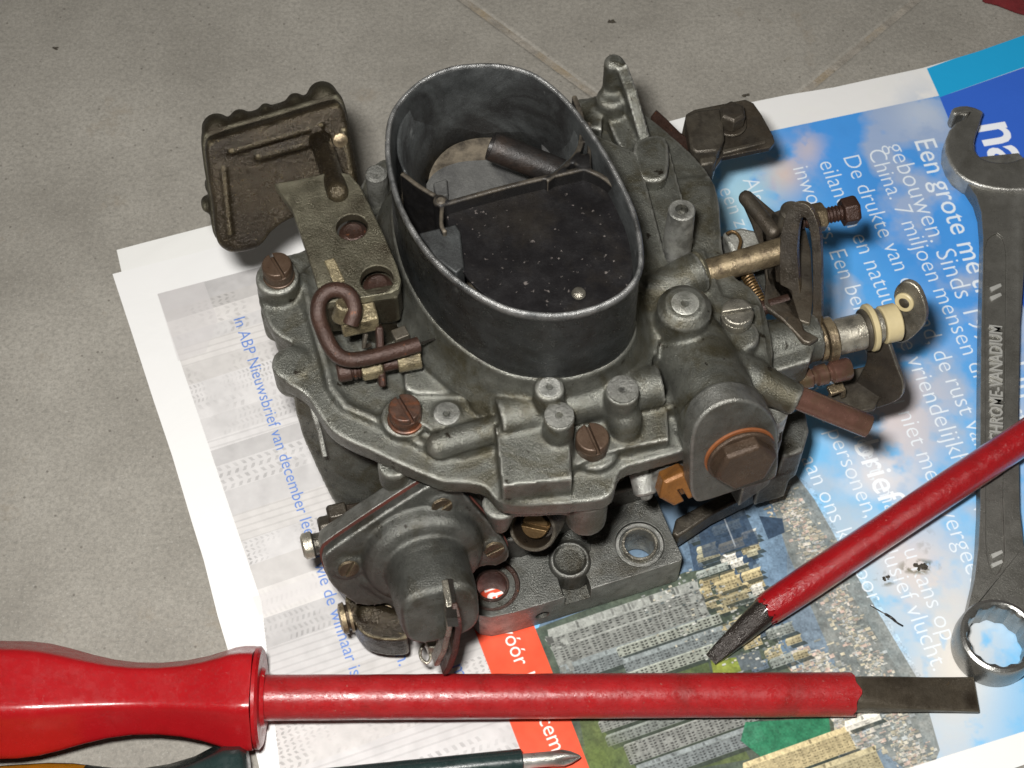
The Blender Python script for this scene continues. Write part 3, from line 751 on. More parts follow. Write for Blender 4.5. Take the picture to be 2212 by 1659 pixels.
sh_t = [W(x, y, .62) for x, y in shank_t[:-9]]+[Vector((rcx.x+.80*math.cos(R(a)), rcx.y+.80*math.sin(R(a)), .62)) for a in range(160, 19, -10)]+[W(x, y, .62) for x, y in shank_t[-9:]]
mb = MB().prism(sh_t, Vector((0, 0, -.44)))
sk_ = mesh_obj('shank', mb, M['chrome'], sp, og)
cm_ = MB(); ch_ = [z9(*p) for p in ((668, -1500), (775, -1500), (778, 250), (782, 330), (765, 400), (745, 440), (726, 460), (705, 440), (685, 400), (670, 330), (664, 250))]
ch2 = [(2131, 530), (2137, 508), (2148, 498), (2159, 494), (2168, 502), (2175, 520), (2178, 545)]+[z9(*p) for p in ((770, 0), (778, 250), (780, 340), (765, 400), (745, 445), (726, 462), (705, 445), (685, 400), (668, 330), (664, 250), (664, 0))]
cm_.slab(ch2, .8, .555)
cut(sk_, cm_); bevel(sk_, .07, 4, 30)
mb = MB()
for j, (y0, y1) in enumerate([(612, 630), (632, 650), (1188, 1206), (1209, 1226)]):
    xs_ = 2152+(y0-600)*.005
    mb = MB().slab([(xs_-14, y0+9), (xs_+9, y0), (xs_+12, y0+6), (xs_-10, y1)], .60, .54)
    mesh_obj('size_mark', mb, M['letter'], sp, og)
# raised lettering
def letters3d(name, sv, p0, p1, z, hgt, mat, parent, org, ext=.02, flip=False):
    cu = bpy.data.curves.new('t', 'FONT'); cu.body = sv; cu.size = 1; cu.extrude = .5; cu.resolution_u = 2; cu.offset = .012
    ob = bpy.data.objects.new('t', cu); COL.objects.link(ob); bpy.context.view_layer.update()
    me = ob.to_mesh(); vs = [v.co.copy() for v in me.vertices]; fs = [tuple(p.vertices) for p in me.polygons]
    ob.to_mesh_clear(); bpy.data.objects.remove(ob)
    P0, P1 = W(*p0, z), W(*p1, z); d = P1-P0; Ln = d.length; d.normalize(); n = K.cross(d)
    k = Ln/max(v.x for v in vs); kh = hgt/.7
    mb = MB().add([P0+d*v.x*k+n*v.y*kh+K*(v.z*2*ext) for v in vs], fs)
    return mesh_obj(name, mb, mat, parent, org, angle=20)
letters3d('raised_lettering', "CHROME-VANADIUM", (2166, 958), (2164, 706), .59, .30, M['letter'], sp, og, .03)
# ring end
rc = P3(2160, 1372, .90); rax = K; n_ = 72
def ringloop(rf, z): return [Vector((rc.x+math.cos(2*math.pi*i/n_)*rf(i), rc.y+math.sin(2*math.pi*i/n_)*rf(i), z)) for i in range(n_)]
po = lambda r: (lambda i: r)
pin = lambda r: (lambda i: r+.05*abs(((i/6.0) % 1)-.5)*2)
lp = [ringloop(po(.80), .06), ringloop(po(.86), .12), ringloop(po(.885), .40), ringloop(po(.86), .78), ringloop(po(.82), .87), ringloop(po(.75), .90), ringloop(po(.70), .88), ringloop(pin(.63), .82), ringloop(pin(.62), .5), ringloop(pin(.62), .10), ringloop(po(.70), .06)]
mesh_obj('ring', MB().loft(lp, wrap=True), M['chrome_b'], sp, og, angle=28)

# ------------------------------------------------------------------ diagonal screwdriver, propped on the spanner
s2 = empty('screwdriver', P3(1650, 1330, 0))
tag(s2, 'oily red insulated screwdriver lying diagonally over the spanner with its narrow tip pointing down left', 'screwdriver')
og = s2.location
d0 = P3(1655, 1318, .62); d1 = P3(2212, 945, 1.22); dd = (d1-d0).normalized(); d2 = d1+dd*5.5
L2 = (d2-d0).length
mb = MB().rev(d0, dd, [(-.03, .30), (0, .33), (.08, .355), (.5, .37), (1.2, .378), (3, .372), (5, .378), (7, .372), (L2, .372)], 36)
for i, q in enumerate(mb.v):
    t = (q-d0).dot(dd)
    if t < .3: mb.v[i] = q+dd*.07*math.sin(i*1.3)
mesh_obj('insulated_shaft', mb, M['redwet'], s2, og)
tip = P3(1537, 1424, .16); td = (tip-d0); Lt = td.length+.35; td.normalize(); st = d0-td*(-.0)
_, g1, g2 = frame(td, K)
bl = []
for t, hw, ht in ((-.3, .30, .30), (0, .30, .29), (.35, .28, .24), (.8, .235, .16), (1.3, .19, .08), (Lt-.38, .155, .04), (Lt-.33, .15, .03)):
    cc = d0+td*t; lp = []
    for i in range(20):
        a = 2*math.pi*i/20+.15; ca, sa = math.cos(a), math.sin(a); ex = 1-.6*min(1, max(0, t)/1.2)
        lp.append(cc+g2*hw*math.copysign(abs(ca)**ex, ca)+g1*ht*math.copysign(abs(sa)**ex, sa))
    bl.append(lp)
mesh_obj('blade', MB().loft(bl), M['oil2'] if 'oil2' in M else M['blade'], s2, og, angle=40)
# handle, outside the picture
mb = MB(); hb = d2; lp = []
for t, r in ((0, .7), (.2, .85), (.8, .8), (2, .65), (3.5, .8), (5, 1.05), (7.5, 1.1), (9.3, .95), (9.8, .5)):
    _, e1, e2 = frame(dd, K); lp.append(superring(hb+dd*t, e1, e2, r, 48, 1.0, R(30), 6))
mesh_obj('handle', mb.loft(lp), M['red'], s2, og, angle=60)

# ------------------------------------------------------------------ small cross-head screwdriver with yellow and black handle
s3 = empty('screwdriver', P3(520, 1700, 0))
tag(s3, 'small cross-head screwdriver with yellow and black handle, below the big red one', 'screwdriver')
og = s3.location
p_end = P3(1128, 1644, .50); p_g = P3(520, 1706, .85); d3 = (p_end-p_g).normalized()
mb = MB().rev(p_g, d3, [(0, .26), ((p_end-p_g).length-.02, .255), ((p_end-p_g).length, .235)], 28)
mesh_obj('insulated_shaft', mb, M['green_sleeve'], s3, og)
tt3 = P3(1254, 1634, .42); d4 = (tt3-p_end); L4 = d4.length; d4.normalize()
_, e1, e2 = frame(d4, K); lp = []
for t, r, cr in ((-.2, .15, 0), (L4*.50, .155, 0), (L4*.60, .17, .12), (L4*.70, .18, .3), (L4*.84, .13, .45), (L4*.96, .055, .45), (L4, .02, .2)):
    lp.append([p_end+d4*t+(e1*math.cos(2*math.pi*i/32)+e2*math.sin(2*math.pi*i/32))*r*(1-cr*(.5-.5*math.cos(4*2*math.pi*i/32))) for i in range(32)])
mesh_obj('cross_tip', MB().loft(lp), M['chrome'], s3, og, angle=50)
_, e1, e2 = frame(-d3, K)
def hprof(rows, nm, mat):
    lp = [superring(p_g-d3*t, e1, e2, r, 48, .9, R(30), 6) for t, r in rows]
    mesh_obj(nm, MB().loft(lp), mat, s3, og, angle=60)
hprof([(-.22, .55), (-.18, .85), (-.05, .97), (.25, .98), (.5, .90), (.9, .74), (1.4, .64), (1.9, .61), (2.5, .67), (3.05, .79)], 'handle_grip', M['green_sleeve'])
hprof([(3.0, .775), (3.3, .84), (3.8, .90), (4.6, .93), (5.6, .95), (7.0, .9), (7.6, .7), (7.8, .3)], 'handle', M['yellow'])

# ------------------------------------------------------------------ red cloth in the far corner, crumbs
mb = MB(); bmc = []
nx, ny = 26, 20; c0 = W(2112, 4, 0)
for j in range(ny):
    for i in range(nx):
        x = c0.x+i*.30+.10*math.sin(j*1.1)-j*.02+ (j*.16 if i < 3 else 0); y = c0.y-.12-(i*.105)+j*.34+.07*math.sin(i*1.3)
        mx = min(i, j)/3
        bmc.append(Vector((x, y, .05+min(1, mx)*(.35+.22*math.sin(i*.9+j*.5)+.16*math.sin(j*1.3-i*.4)))))
fs = [(j*nx+i, j*nx+i+1, (j+1)*nx+i+1, (j+1)*nx+i) for j in range(ny-1) for i in range(nx-1)]
mb.add(bmc, fs); cl = mesh_obj('cloth', mb, M['cloth'], None, c0, angle=180)
so = cl.modifiers.new('t', 'SOLIDIFY'); so.thickness = .08; ss = cl.modifiers.new('s', 'SUBSURF'); ss.levels = 1; ss.render_levels = 1
tag(cl, 'dark red cloth just showing at the top right corner on the paving', 'cloth')
def crumb(px, py, z, r, seed, label, name='dirt_crumb', cat='dirt'):
    rr = random.Random(seed); c = W(px, py, z); mb = MB()
    for k in range(9):
        n0 = len(mb.v); mb.ball(c+Vector((rr.uniform(-r, r), rr.uniform(-r, r)*.6, r*.15)), r*rr.uniform(.15, .45), 8, (rr.uniform(.7, 1.9), rr.uniform(.5, 1.2), .45))
        for i in range(n0, len(mb.v)): mb.v[i] = mb.v[i]+Vector((rr.gauss(0, 1), rr.gauss(0, 1), rr.gauss(0, .6)))*r*.09
    o = mesh_obj(name, mb, M['crumb'], None, c, angle=25)
    d = o.modifiers.new('d', 'DISPLACE'); tx = bpy.data.textures.new('dt', 'CLOUDS'); tx.noise_scale = .06; d.texture = tx; d.strength = .05
    tag(o, label, cat, 'crumbs of dirt lying about')
crumb(1322, 48, .02, .09, 1, 'dark crumb of dirt on the paving above the carburettor, near the top edge')
crumb(1612, 206, .10, .07, 2, 'small dark crumb at the edge of the newsletter above the hex bolt clamp')
crumb(1990, 1224, .10, .13, 3, 'largest crumb of dirt on the printed cloud left of the spanner')
crumb(1912, 1248, .10, .08, 4, 'crumb of dirt on the word beside the larger crumb under the diagonal screwdriver')
crumb(120, 105, .02, .06, 5, 'small dark pebble on the paving in the top left corner')
th = [W(x, y, z) for x, y, z in ((1880, 1308, .13), (1905, 1322, .2), (1925, 1334, .14), (1938, 1345, .2), (1950, 1352, .13))]
o = mesh_obj('thread', MB().tube(catmull(th, 5, False), [.012]*7+[.03]*7+[.02]*7, 8), M['oil'], None, th[0])
tag(o, 'short black fibre lying on the newsletter left of the ring of the spanner', 'thread')
M['darktube'] = material('dark_tube', (.016, .014, .013, 1), (.028, .018, .013, 1), .4, rough=.42, metal=.2, bump=.015, bscale=20)
# ------------------------------------------------------------------ the carburettor
cb = empty('carburettor', W(1200, 1150, .12))
tag(cb, 'greasy grey twin-barrel carburettor with oval air horn standing on the newsletter', 'carburettor')
og = cb.location.copy()
def part(name, mb, mat, parent=None, bv=None, fz=None, lab=None, angle=35, seg=2):
    o = mesh_obj(name, mb, M[mat], parent or cb, og if True else None, angle=angle)
    if parent is not None: pass
    if fz: fuse(o, *fz)
    if bv: bevel(o, bv, seg)
    if lab: o['label'] = lab
    return o
B0 = .12
# --- throttle flange
zf = Z(1000, 1000, 3.687)
fl_ = [zf(*p) for p in ((175, 1290), (230, 1345), (330, 1362), (520, 1322), (800, 1240), (1150, 1130), (1500, 1022), (1870, 905), (1895, 880), (1885, 840), (1790, 640), (1700, 430), (1600, 200), (1500, 0))]+[(1250, 960), (950, 1130), (945, 1260), (990, 1320)]
mb = MB(); tp = [W(x, y, 1.2) for x, y in fl_]; mb.prism(tp, Vector((0, 0, -(1.2-B0))))
fo = mesh_obj('throttle_flange', mb, M['cast'], cb, og)
def cut_local(o, mb):
    c = mesh_obj('cutter', mb, None, None, og); c.location = (0, 0, 0)
    o2 = o.parent; o.parent = None; bpy.context.view_layer.update()
    m = o.modifiers.new('c', 'BOOLEAN'); m.operation = 'DIFFERENCE'; m.object = c; m.solver = 'EXACT'
    bpy.context.view_layer.update(); bake(o); o.parent = o2
    bpy.data.objects.remove(c)
    bm = bmesh.new(); bm.from_mesh(o.data)
    for f in bm.faces: f.smooth = True
    for e in bm.edges: e.smooth = not (len(e.link_faces) == 2 and e.calc_face_angle(0) > R(35))
    bm.to_mesh(o.data); bm.free()
h1 = W(1382, 1175, 1.2); h2 = W(1062, 1262, 1.2)
c1 = MB()
for hc, r in ((h1, .36), (h2, .36)):
    c1.cyl(Vector((hc.x, hc.y, -1)), Vector((hc.x, hc.y, 2)), r, n=36)
cut_local(fo, c1)
c1 = MB()
for hc, r in ((h1, .53), (h2, .60)): c1.cyl(Vector((hc.x, hc.y, 1.10)), Vector((hc.x, hc.y, 2)), r, n=40)
cut_local(fo, c1)
sc_ = zf(970, 890)
c1 = MB(); pt = [W(*zf(*p), 1.2) for p in ((870, 1010), (900, 975), (1000, 960), (1080, 965), (1120, 1040), (1150, 1130), (1150, 1180), (1100, 1215), (1000, 1225), (930, 1190), (895, 1110))]
c1.prism([p+K*.3 for p in catmull(pt, 4)], Vector((0, 0, -.75)))
cut_local(fo, c1)
sh_ = WP(*zf(750, 1345), W(*zf(800, 1240), 1.2), -V)
c1 = MB().cyl(sh_+V*.35, sh_-V*.5, .15, n=24); cut_local(fo, c1)
bevel(fo, .09, 3, 40)
# lining of holes: threaded steel sleeve and rusty ring
def ringz(c, ri, ro, z0, z1, n=40):
    l = lambda r, z: [Vector((c.x+math.cos(2*math.pi*i/n)*r, c.y+math.sin(2*math.pi*i/n)*r, z)) for i in range(n)]
    return MB().loft([l(ro, z0), l(ro, z1-.015), l(ro-.015, z1), l(ri+.015, z1), l(ri, z1-.02), l(ri, z0)], wrap=True)
part('sleeve', ringz(h1, .325, .385, .25, 1.24), 'steel', bv=None)
part('locating_ring', ringz(h1, .43, .52, 1.05, 1.165), 'cast')
part('rust_ring', ringz(h2, .31, .375, .3, 1.17), 'rust', lab='orange rusty ring lining the bolt hole')
# raised oval boss beside the slot
bc = W(*zf(975, 885), 1.36); mb = MB().rev(bc-K*.5, K, [(0, .52), (.3, .47), (.46, .43), (.5, .37), (.44, .33), (.42, .32)], 32, ref=U, sq=1.0)
mb.slab([zf(760, 760), zf(700, 620), zf(900, 520), zf(1120, 640), zf(1150, 800), zf(1080, 900)], 1.28, 1.0)
part('flange_boss', mb, 'cast', fz=(.035, 3))
part('rust_ring', ringz(h2, .50, .60, 1.05, 1.125), 'rust', lab='rust stained recess ring around the bolt hole')
# --- lower body
def LP(px, py, z): return W(px, py, z)
BL_ = W(640, 700, 5.3); BR_ = W(1560, 560, 5.3); BB = W(1000, 300, 5.3)
rows = [(5.42, (630, 845), .95, 0), (4.7, (640, 900), .95, .0), (4.0, (655, 950), .9, .05), (3.3, (683, 1012), .8, .10), (2.6, (712, 1072), .65, .2), (1.9, (742, 1118), .45, .35), (1.25, (775, 1150), .2, .5)]
F1 = W(1110, 1062, 5.42); F2 = W(1300, 1050, 5.42); F3 = W(1480, 985, 5.42); F4 = W(1655, 900, 5.42); R1 = W(1640, 700, 5.42)
loops = []
for z, lp_, a, ins in rows:
    l = LP(lp_[0], lp_[1], z)
    back = Vector((BL_.x+ins*.6, BL_.y-ins, z))
    k_ = (5.42-z)*.05; rc_ = 1.0*max(0, min(1, (4.9-z)/.9))
    fl1 = l+U*.9-V*(.38*a+.1); fl1.z = z
    f0 = l+U*2.6-V*(.95*a+.2); f0.z = z
    mk = lambda P, du, dv: Vector((P.x, P.y, z))+U*du+V*dv
    loops.append([back, l, fl1, f0, mk(F1, -.25*rc_, k_+.1+rc_), mk(F2, 0, k_+.1+rc_), mk(F3, -k_, k_*2+.25+rc_), mk(F4, -k_*2-.3, .3+rc_*.6), mk(R1, -k_*2-.3, 0), mk(BR_, -.5, 0), mk(W(1440, 330, 5.42), -.1, -.3), mk(BB, .3, 0), mk(W(800, 420, 5.42), .2, -.2)])
mb = MB().loft(loops)
# front ribs, bosses
mb.vcyl(850, 1000, 5.4, 4.7, 36, ch=.02)
mb.vcyl(1270, 1062, 5.4, 4.2, 46); mb.vcyl(1080, 1085, 5.0, 3.9, 40, rb=20)
mb.slab([(1030, 1020), (1120, 1085), (1300, 1078), (1330, 1010)], 5.40, 4.7)
body = part('main_body', mb, 'cast_light', fz=(.055, 5))
# left cheek of the float bowl with cast strokes
ck = MB(); 
pts = [LP(a[0], a[1], z) for z, a, *_ in [(r[0], r[1]) for r in rows]]
for i in range(7):
    mb = MB(); f = .2+.6*i/6; k_ = f*(len(pts)-1); j = int(k_); p = pts[j].lerp(pts[min(j+1, len(pts)-1)], k_-j)
    mb.strap([p+U*.03+V*.12-K*.0, p+U*.14-V*.02+K*.02, p+U*.20-V*.12], K, .025, .025)
    part('cast_letter', mb, 'oil')
mb = MB(); a = W(690, 955, 4.95); b = W(700, 1040, 4.1)
mb.strap([W(668, 860, 5.25), W(690, 930, 4.75), W(702, 985, 4.35)], U, .10, .16)
part('bowl_rib', mb, 'cast_dark', bv=.02)
# --- gasket between the castings, then the lid
LID = [(572, 560), (556, 600), (560, 650), (590, 715), (632, 742), (612, 760), (600, 785), (612, 820), (640, 838), (665, 858), (688, 892), (712, 925), (750, 950), (800, 972), (860, 1000), (920, 1026), (960, 1040), (1000, 1042), (1045, 1050), (1072, 1078), (1105, 1090), (1200, 1088), (1290, 1080), (1325, 1062), (1340, 1015), (1400, 995), (1470, 975), (1530, 955), (1600, 900), (1650, 850), (1670, 760), (1640, 640), (1580, 590), (1560, 530), (1545, 400), (1460, 300), (1320, 205), (1200, 240), (900, 330), (800, 360), (740, 500), (640, 545)]
gk = MB().slab([(x, y+4) for x, y in LID], 5.50, 5.40)
part('lid_gasket', gk, 'oil')
mb = MB(); mb.slab(LID, 5.95, 5.50, 3)
mb.vcyl(598, 596, 6.42, 5.3, 47); mb.vcyl(596, 668, 5.7, 4.9, 34); mb.vcyl(620, 690, 5.3, 4.3, 36)
mb.vcyl(628, 782, 6.0, 5.2, 42)
# raised deck with rim
DECK = [(640, 600), (662, 680), (690, 770), (705, 835), (735, 880), (790, 905), (870, 945), (940, 985), (1000, 985), (1080, 960), (1150, 900), (1440, 830), (1500, 760), (1500, 560), (1400, 330), (1000, 330), (850, 430), (760, 520)]
mb.slab(DECK, 6.02, 5.8, 3)
rimp = [(655, 600), (672, 680), (700, 775), (716, 838), (748, 880), (800, 902), (880, 942), (945, 978), (1000, 980), (1070, 958)]
for i in range(len(rimp)-1): mb.capsule(W(*rimp[i], 6.0), W(*rimp[i+1], 6.0), .10, 10)
# plateau under the horn and flank to its left
mb.slab([(870, 690), (985, 700), (1040, 790), (1060, 850), (900, 850), (875, 840), (868, 760)], 6.35, 5.8)
mb.slab([(960, 690), (1040, 800), (1250, 820), (1420, 760), (1440, 560), (1380, 330), (1200, 250), (900, 330), (860, 480)], 6.55, 5.8)
mb.slab([(888, 840), (1060, 830), (1100, 900), (1080, 950), (960, 950), (890, 900)], 6.25, 5.8)
# left lug round screw B
mb.vcyl(875, 898, 6.18, 5.6, 52); mb.vcyl(1283, 965, 6.15, 5.0, 55)
mb.vcyl(965, 893, 6.32, 6.0, 32, ch=.02)
mb.vcyl(1050, 862, 6.4, 6.0, 36)
# front chamber: horizontal barrel and box
zb = 6.55
mb.capsule(W(950, 962, 6.2), W(1075, 925, 6.25), .27, 20)
mb.cyl(W(1078, 905, zb), W(1425, 832, zb-.05), .40, n=28)
mb.slab([(1070, 920), (1230, 885), (1236, 1035), (1085, 1050)], 6.6, 5.6)
mb.slab([(1230, 1010), (1240, 880), (1440, 850), (1445, 950), (1340, 970)], 6.25, 5.6)
mb.rev(W(1187, 836, 7.45)-K*1.4, K, [(0, .30), (1.35, .28), (1.4, .25)], 28)
mb.vcyl(1208, 898, 7.3, 5.8, 34); mb.vcyl(1345, 842, 7.25, 5.6, 37)
mb.capsule(W(1208, 960, 6.4), W(1208, 1010, 6.0), .28, 18)
mb.capsule(W(1350, 900, 6.5), W(1350, 960, 5.9), .32, 18)
# right hand side castings
mb.slab([(1400, 560), (1520, 540), (1560, 640), (1640, 660), (1660, 780), (1560, 800), (1440, 760), (1400, 700)], 6.02, 5.6)
mb.vcyl(1480, 655, 7.25, 5.8, 60, ch=.16)
mb.slab([(1378, 395), (1530, 380), (1545, 500), (1500, 560), (1405, 560)], 6.0, 5.5)
mb.slab([(1390, 330), (1440, 300), (1500, 520), (1410, 560)], 6.2, 5.5)
mb.cyl(W(1400, 640, 6.2), W(1512, 585, 6.3), .42, n=24)
mb.vcyl(1600, 720, 6.35, 5.2, 42, ch=.05)
mb.cyl(W(1560, 770, 5.3), W(1760, 728, 5.1), .50, n=28)
mb.slab([(1640, 690), (1740, 680), (1765, 730), (1750, 780), (1650, 810)], 5.5, 4.7)
# fuel inlet cone
mb.rev(W(1560, 790, 6.0), W(1708, 858, 5.75)-W(1560, 790, 6.0), [(0, .48), (.7, .42), (1.2, .34), (1.58, .32), (1.62, .29)], 28)
# filter housing barrel
nF = (-V*math.cos(R(11))+K*math.sin(R(11))).normalized()
CF_ = W(1592, 975, 6.45)
mb.cyl(CF_-nF*2.6, CF_-nF*.3, .78, .80, n=36)
mb.capsule(CF_-nF*2.5+K*.0, CF_-nF*2.7, .76, 24)
mb.slab([(1425, 740), (1500, 700), (1560, 800), (1520, 900), (1450, 880)], 6.3, 5.5)
mb.rev(CF_-nF*1.0, nF, [(0, .80), (.06, .87), (.9, .89)], 40)
LIDMB = mb
# small front-corner bolt column under the lid and details
mb = MB().slab([(1055, 1000), (1075, 1075), (1100, 1092), (1300, 1080), (1322, 1055), (1330, 1000)], 5.78, 5.5)
part('front_ledge', mb, 'cast_light', bv=.05)
# end face of filter housing and plug
fp = [(1493, 965), (1503, 920), (1530, 888), (1570, 868), (1610, 866), (1650, 882), (1676, 915), (1682, 960), (1680, 1020), (1662, 1040), (1590, 1062), (1520, 1084), (1500, 1080), (1492, 1050)]
mb = MB().prism(catmull([WP(x, y, CF_, nF) for x, y in fp], 4), -nF*.5)
ff = part('filter_face', mb, 'cast', bv=.06, seg=3)
pc = WP(1597, 977, CF_, nF)
part('fibre_washer', MB().rev(pc, nF, [(0, .69), (.02, .69), (.035, .67)], 40), 'fibre', lab='orange washer behind the big brass plug')
mb = MB().rev(pc+nF*.05, nF, [(0, .65), (.06, .67), (.10, .66)], 40); mb.rev(pc+nF*.12, nF, [(0, .62), (.24, .62), (.30, .56)], 6, ref=U, ph=R(10))
part('filter_plug', mb, 'brownplug' if 'brownplug' in M else 'shaft', bv=.03)
# ring marks on plug tops
for px, py, z, r, mt in ((1187, 836, 7.46, 25, 'cast'), (1208, 896, 7.31, 32, 'plug'), (1345, 840, 7.27, 34, 'plug'), (1480, 655, 7.26, 30, 'cast_light'), (965, 893, 6.34, 28, 'cast')):
    p = W(px, py, z); rr = r*cmpx(p)
    mb = MB().rev(p-K*.05, K, [(0, rr), (.055, rr), (.065, rr*.93), (.055, rr*.30), (.03, rr*.2)], 32)
    part('core_plug', mb, mt, lab='bright grey core plug' if mt == 'plug' else None)
# --- air horn
HO = [(1040, 134), (1100, 138), (1160, 158), (1215, 200), (1262, 255), (1305, 318), (1345, 390), (1375, 460), (1389, 530), (1386, 585), (1355, 630), (1300, 662), (1230, 680), (1160, 681), (1085, 665), (1010, 625), (945, 572), (895, 510), (858, 440), (838, 370), (832, 310), (840, 250), (868, 205), (915, 165), (975, 141)]
HZ = 9.6
outer = catmull([W(x, y, HZ) for x, y in HO], 5)
cen = sum(outer, Vector())/len(outer)
def off(loop, d, z):
    n = len(loop); out = []
    for i in range(n):
        t = (loop[(i+1) % n]-loop[i-1]).normalized(); nn = Vector((t.y, -t.x, 0))
        if nn.dot(loop[i]-cen) < 0: nn = -nn
        q = loop[i]+nn*d; out.append(Vector((q.x, q.y, z)))
    return out
LIDMB.loft([off(outer, .42, 6.45), off(outer, .2, 6.8), off(outer, .06, 7.15), off(outer, .02, 7.38), off(outer, -.05, 7.42), off(outer, -.14, 7.42), off(outer, -.2, 6.3)], wrap=True)
lid = part('lid_casting', LIDMB, 'cast_light', fz=(.045, 3))
hl = [off(outer, -.04, 6.9), off(outer, -.035, 7.2), off(outer, -.012, 7.5), off(outer, -.03, 8.2), off(outer, -.045, 9.34), off(outer, .0, 9.43), off(outer, .01, 9.54), off(outer, -.02, 9.59), off(outer, -.06, 9.6), off(outer, -.09, 9.57), off(outer, -.095, 7.0), off(outer, -.095, 6.4)]
horn = part('air_horn', MB().loft(hl, wrap=True), 'horn', angle=60)
# inside of the horn
mb = MB().prism(off(outer, -.12, 7.55), Vector((0, 0, -.9)))
part('horn_floor', mb, 'soot')
part('inner_wall', MB().loft([off(outer, -.093, 7.0), off(outer, -.093, 9.54), off(outer, -.11, 9.5), off(outer, -.17, 8.9), off(outer, -.18, 7.0)], wrap=True), 'lining', angle=80)
zw = 9.3
def wall(pxs, th, z1, z0, mb, k=5):
    p = catmull([W(x, y, z1) for x, y in pxs], k, False) if len(pxs) > 2 else [W(x, y, z1) for x, y in pxs]
    l = []; r = []
    for i in range(len(p)):
        d = (p[min(i+1, len(p)-1)]-p[max(i-1, 0)]).normalized(); n = Vector((-d.y, d.x, 0))
        l.append(p[i]+n*th/2); r.append(p[i]-n*th/2)
    loops = [[l[i], r[i], Vector((r[i].x, r[i].y, z0)), Vector((l[i].x, l[i].y, z0))] for i in range(len(p))]
    mb.loft(loops)
mb = MB()
wall([(868, 372), (905, 400), (945, 424)], .09, zw, 7.3, mb)
wall([(955, 440), (1100, 400), (1262, 362)], .10, zw, 7.3, mb)
wall([(1240, 205), (1258, 262), (1250, 322), (1215, 362), (1180, 388)], .10, zw, 7.3, mb)
wall([(1262, 362), (1310, 385), (1350, 430), (1372, 490)], .10, zw, 7.3, mb)
wall([(1272, 262), (1274, 370)], .07, zw, 7.3, mb)
wall([(955, 440), (953, 482), (962, 500)], .08, zw, 7.3, mb)
mb.vcyl(951, 431, zw+.02, 7.3, 16); mb.vcyl(1258, 346, zw+.01, 7.3, 20)
part('horn_webs', mb, 'soot', fz=(.028, 1))
part('web_screw', MB().vcyl(952, 431, zw+.05, 9.0, 10), 'soot')
mb = MB().slab([(905, 503), (985, 484), (994, 500), (1000, 555), (1003, 575), (985, 590), (945, 560)], 9.15, 7.4)
part('horn_bracket', mb, 'lining', bv=.03)
# upper barrel: brighter throat wall and floor, and the discharge tube
ub = catmull([W(x, y, 8.0) for x, y in ((915, 395), (935, 350), (990, 325), (1070, 318), (1150, 300), (1200, 305), (1232, 335), (1180, 385), (1050, 420), (950, 430))], 4)
mb = MB().prism([Vector((p.x, p.y, 7.62)) for p in ub], Vector((0, 0, -.04)))
part('throat_floor', mb, 'throat')
for q_ in (((935, 395), (965, 385), (968, 420), (945, 430)), ((1165, 285), (1195, 280), (1200, 340), (1175, 350))):
    part('throat_rib', MB().prism([W(x, y, 7.88) for x, y in q_], Vector((0, 0, -.3))), 'throat', bv=.03)
# curved wall of the upper barrel
uw = catmull([W(x, y, 9.2) for x, y in ((872, 372), (858, 330), (862, 275), (892, 222), (940, 185), (1000, 166), (1060, 162), (1120, 172), (1180, 200), (1225, 240), (1248, 290), (1248, 325), (1215, 362), (1180, 388))], 5, False)
ucn = W(1060, 330, 7.6)
lo_ = [Vector((p.x*.72+ucn.x*.28, p.y*.72+ucn.y*.28, 7.5)) for p in uw]; md_ = [Vector((p.x*.9+ucn.x*.1, p.y*.9+ucn.y*.1, 8.1)) for p in uw]
mbw = MB(); n_w = len(uw)
vsw = uw+md_+lo_; fsw = [(r_*n_w+i, r_*n_w+i+1, (r_+1)*n_w+i+1, (r_+1)*n_w+i) for r_ in range(2) for i in range(n_w-1)]
ow = part('barrel_wall', mbw.add(vsw, fsw), 'lining', angle=80); so_ = ow.modifiers.new('t', 'SOLIDIFY'); so_.thickness = .05
t0 = W(1060, 315, 9.05); t1 = W(1195, 368, 8.6)
td_ = (t1-t0).normalized()
mb = MB().rev(t0, td_, [(.12, .03), (.10, .20), (-.0, .215), (0, .275), (.06, .285), (.5, .285), ((t1-t0).length+.3, .28)], 30)
part('discharge_tube', mb, 'darktube')
# closed choke flap with worn paint
cp = catmull([W(x, y, 9.05) for x, y in ((965, 462), (1000, 446), (1100, 418), (1200, 390), (1262, 376), (1320, 398), (1350, 455), (1366, 525), (1368, 590), (1340, 640), (1265, 676), (1165, 680), (1075, 655), (1010, 600), (985, 540))], 4)
cc = sum(cp, Vector())/len(cp); tl = lambda p: Vector((p.x, p.y, 9.02-(p-cc).dot(V)*.03))
part('choke_flap', MB().prism([tl(p) for p in cp], Vector((0, 0, -.08))), 'choke', bv=.02)
part('flap_screw', MB().ball(W(1250, 634, 9.12), .13, 16, (1, 1, .6)), 'steel')
# --- slotted lid screws
def sdir(x0, y0, x1, y1, z): return (W(x1, y1, z)-W(x0, y0, z)).normalized()
def screw(px, py, z, rpx, h, sd_, mat, lab, wsh=0, name='lid_screw'):
    p = W(px, py, z); r = rpx*cmpx(p)
    mb = MB().screw(p, K, r, h, sd_, washer=wsh*cmpx(p) if wsh else 0)
    return part(name, mb, mat, bv=.018, lab=lab)
M['rustscrew'] = material('rust_screw', (.075, .042, .03, 1), (.17, .055, .02, 1), .5, (.04, .025, .018, 1), .3, rough=.36, metal=.45, bump=.012, bscale=20, scale=1.6)
M['brownscrew'] = material('brown_screw', (.085, .055, .036, 1), (.06, .035, .022, 1), .4, rough=.36, metal=.45, bump=.01, bscale=20)
screw(597, 570, 6.85, 33, .40, sdir(605, 552, 628, 590, 6.8), 'brownscrew', 'brown slotted screw on the left ear of the lid', 35)
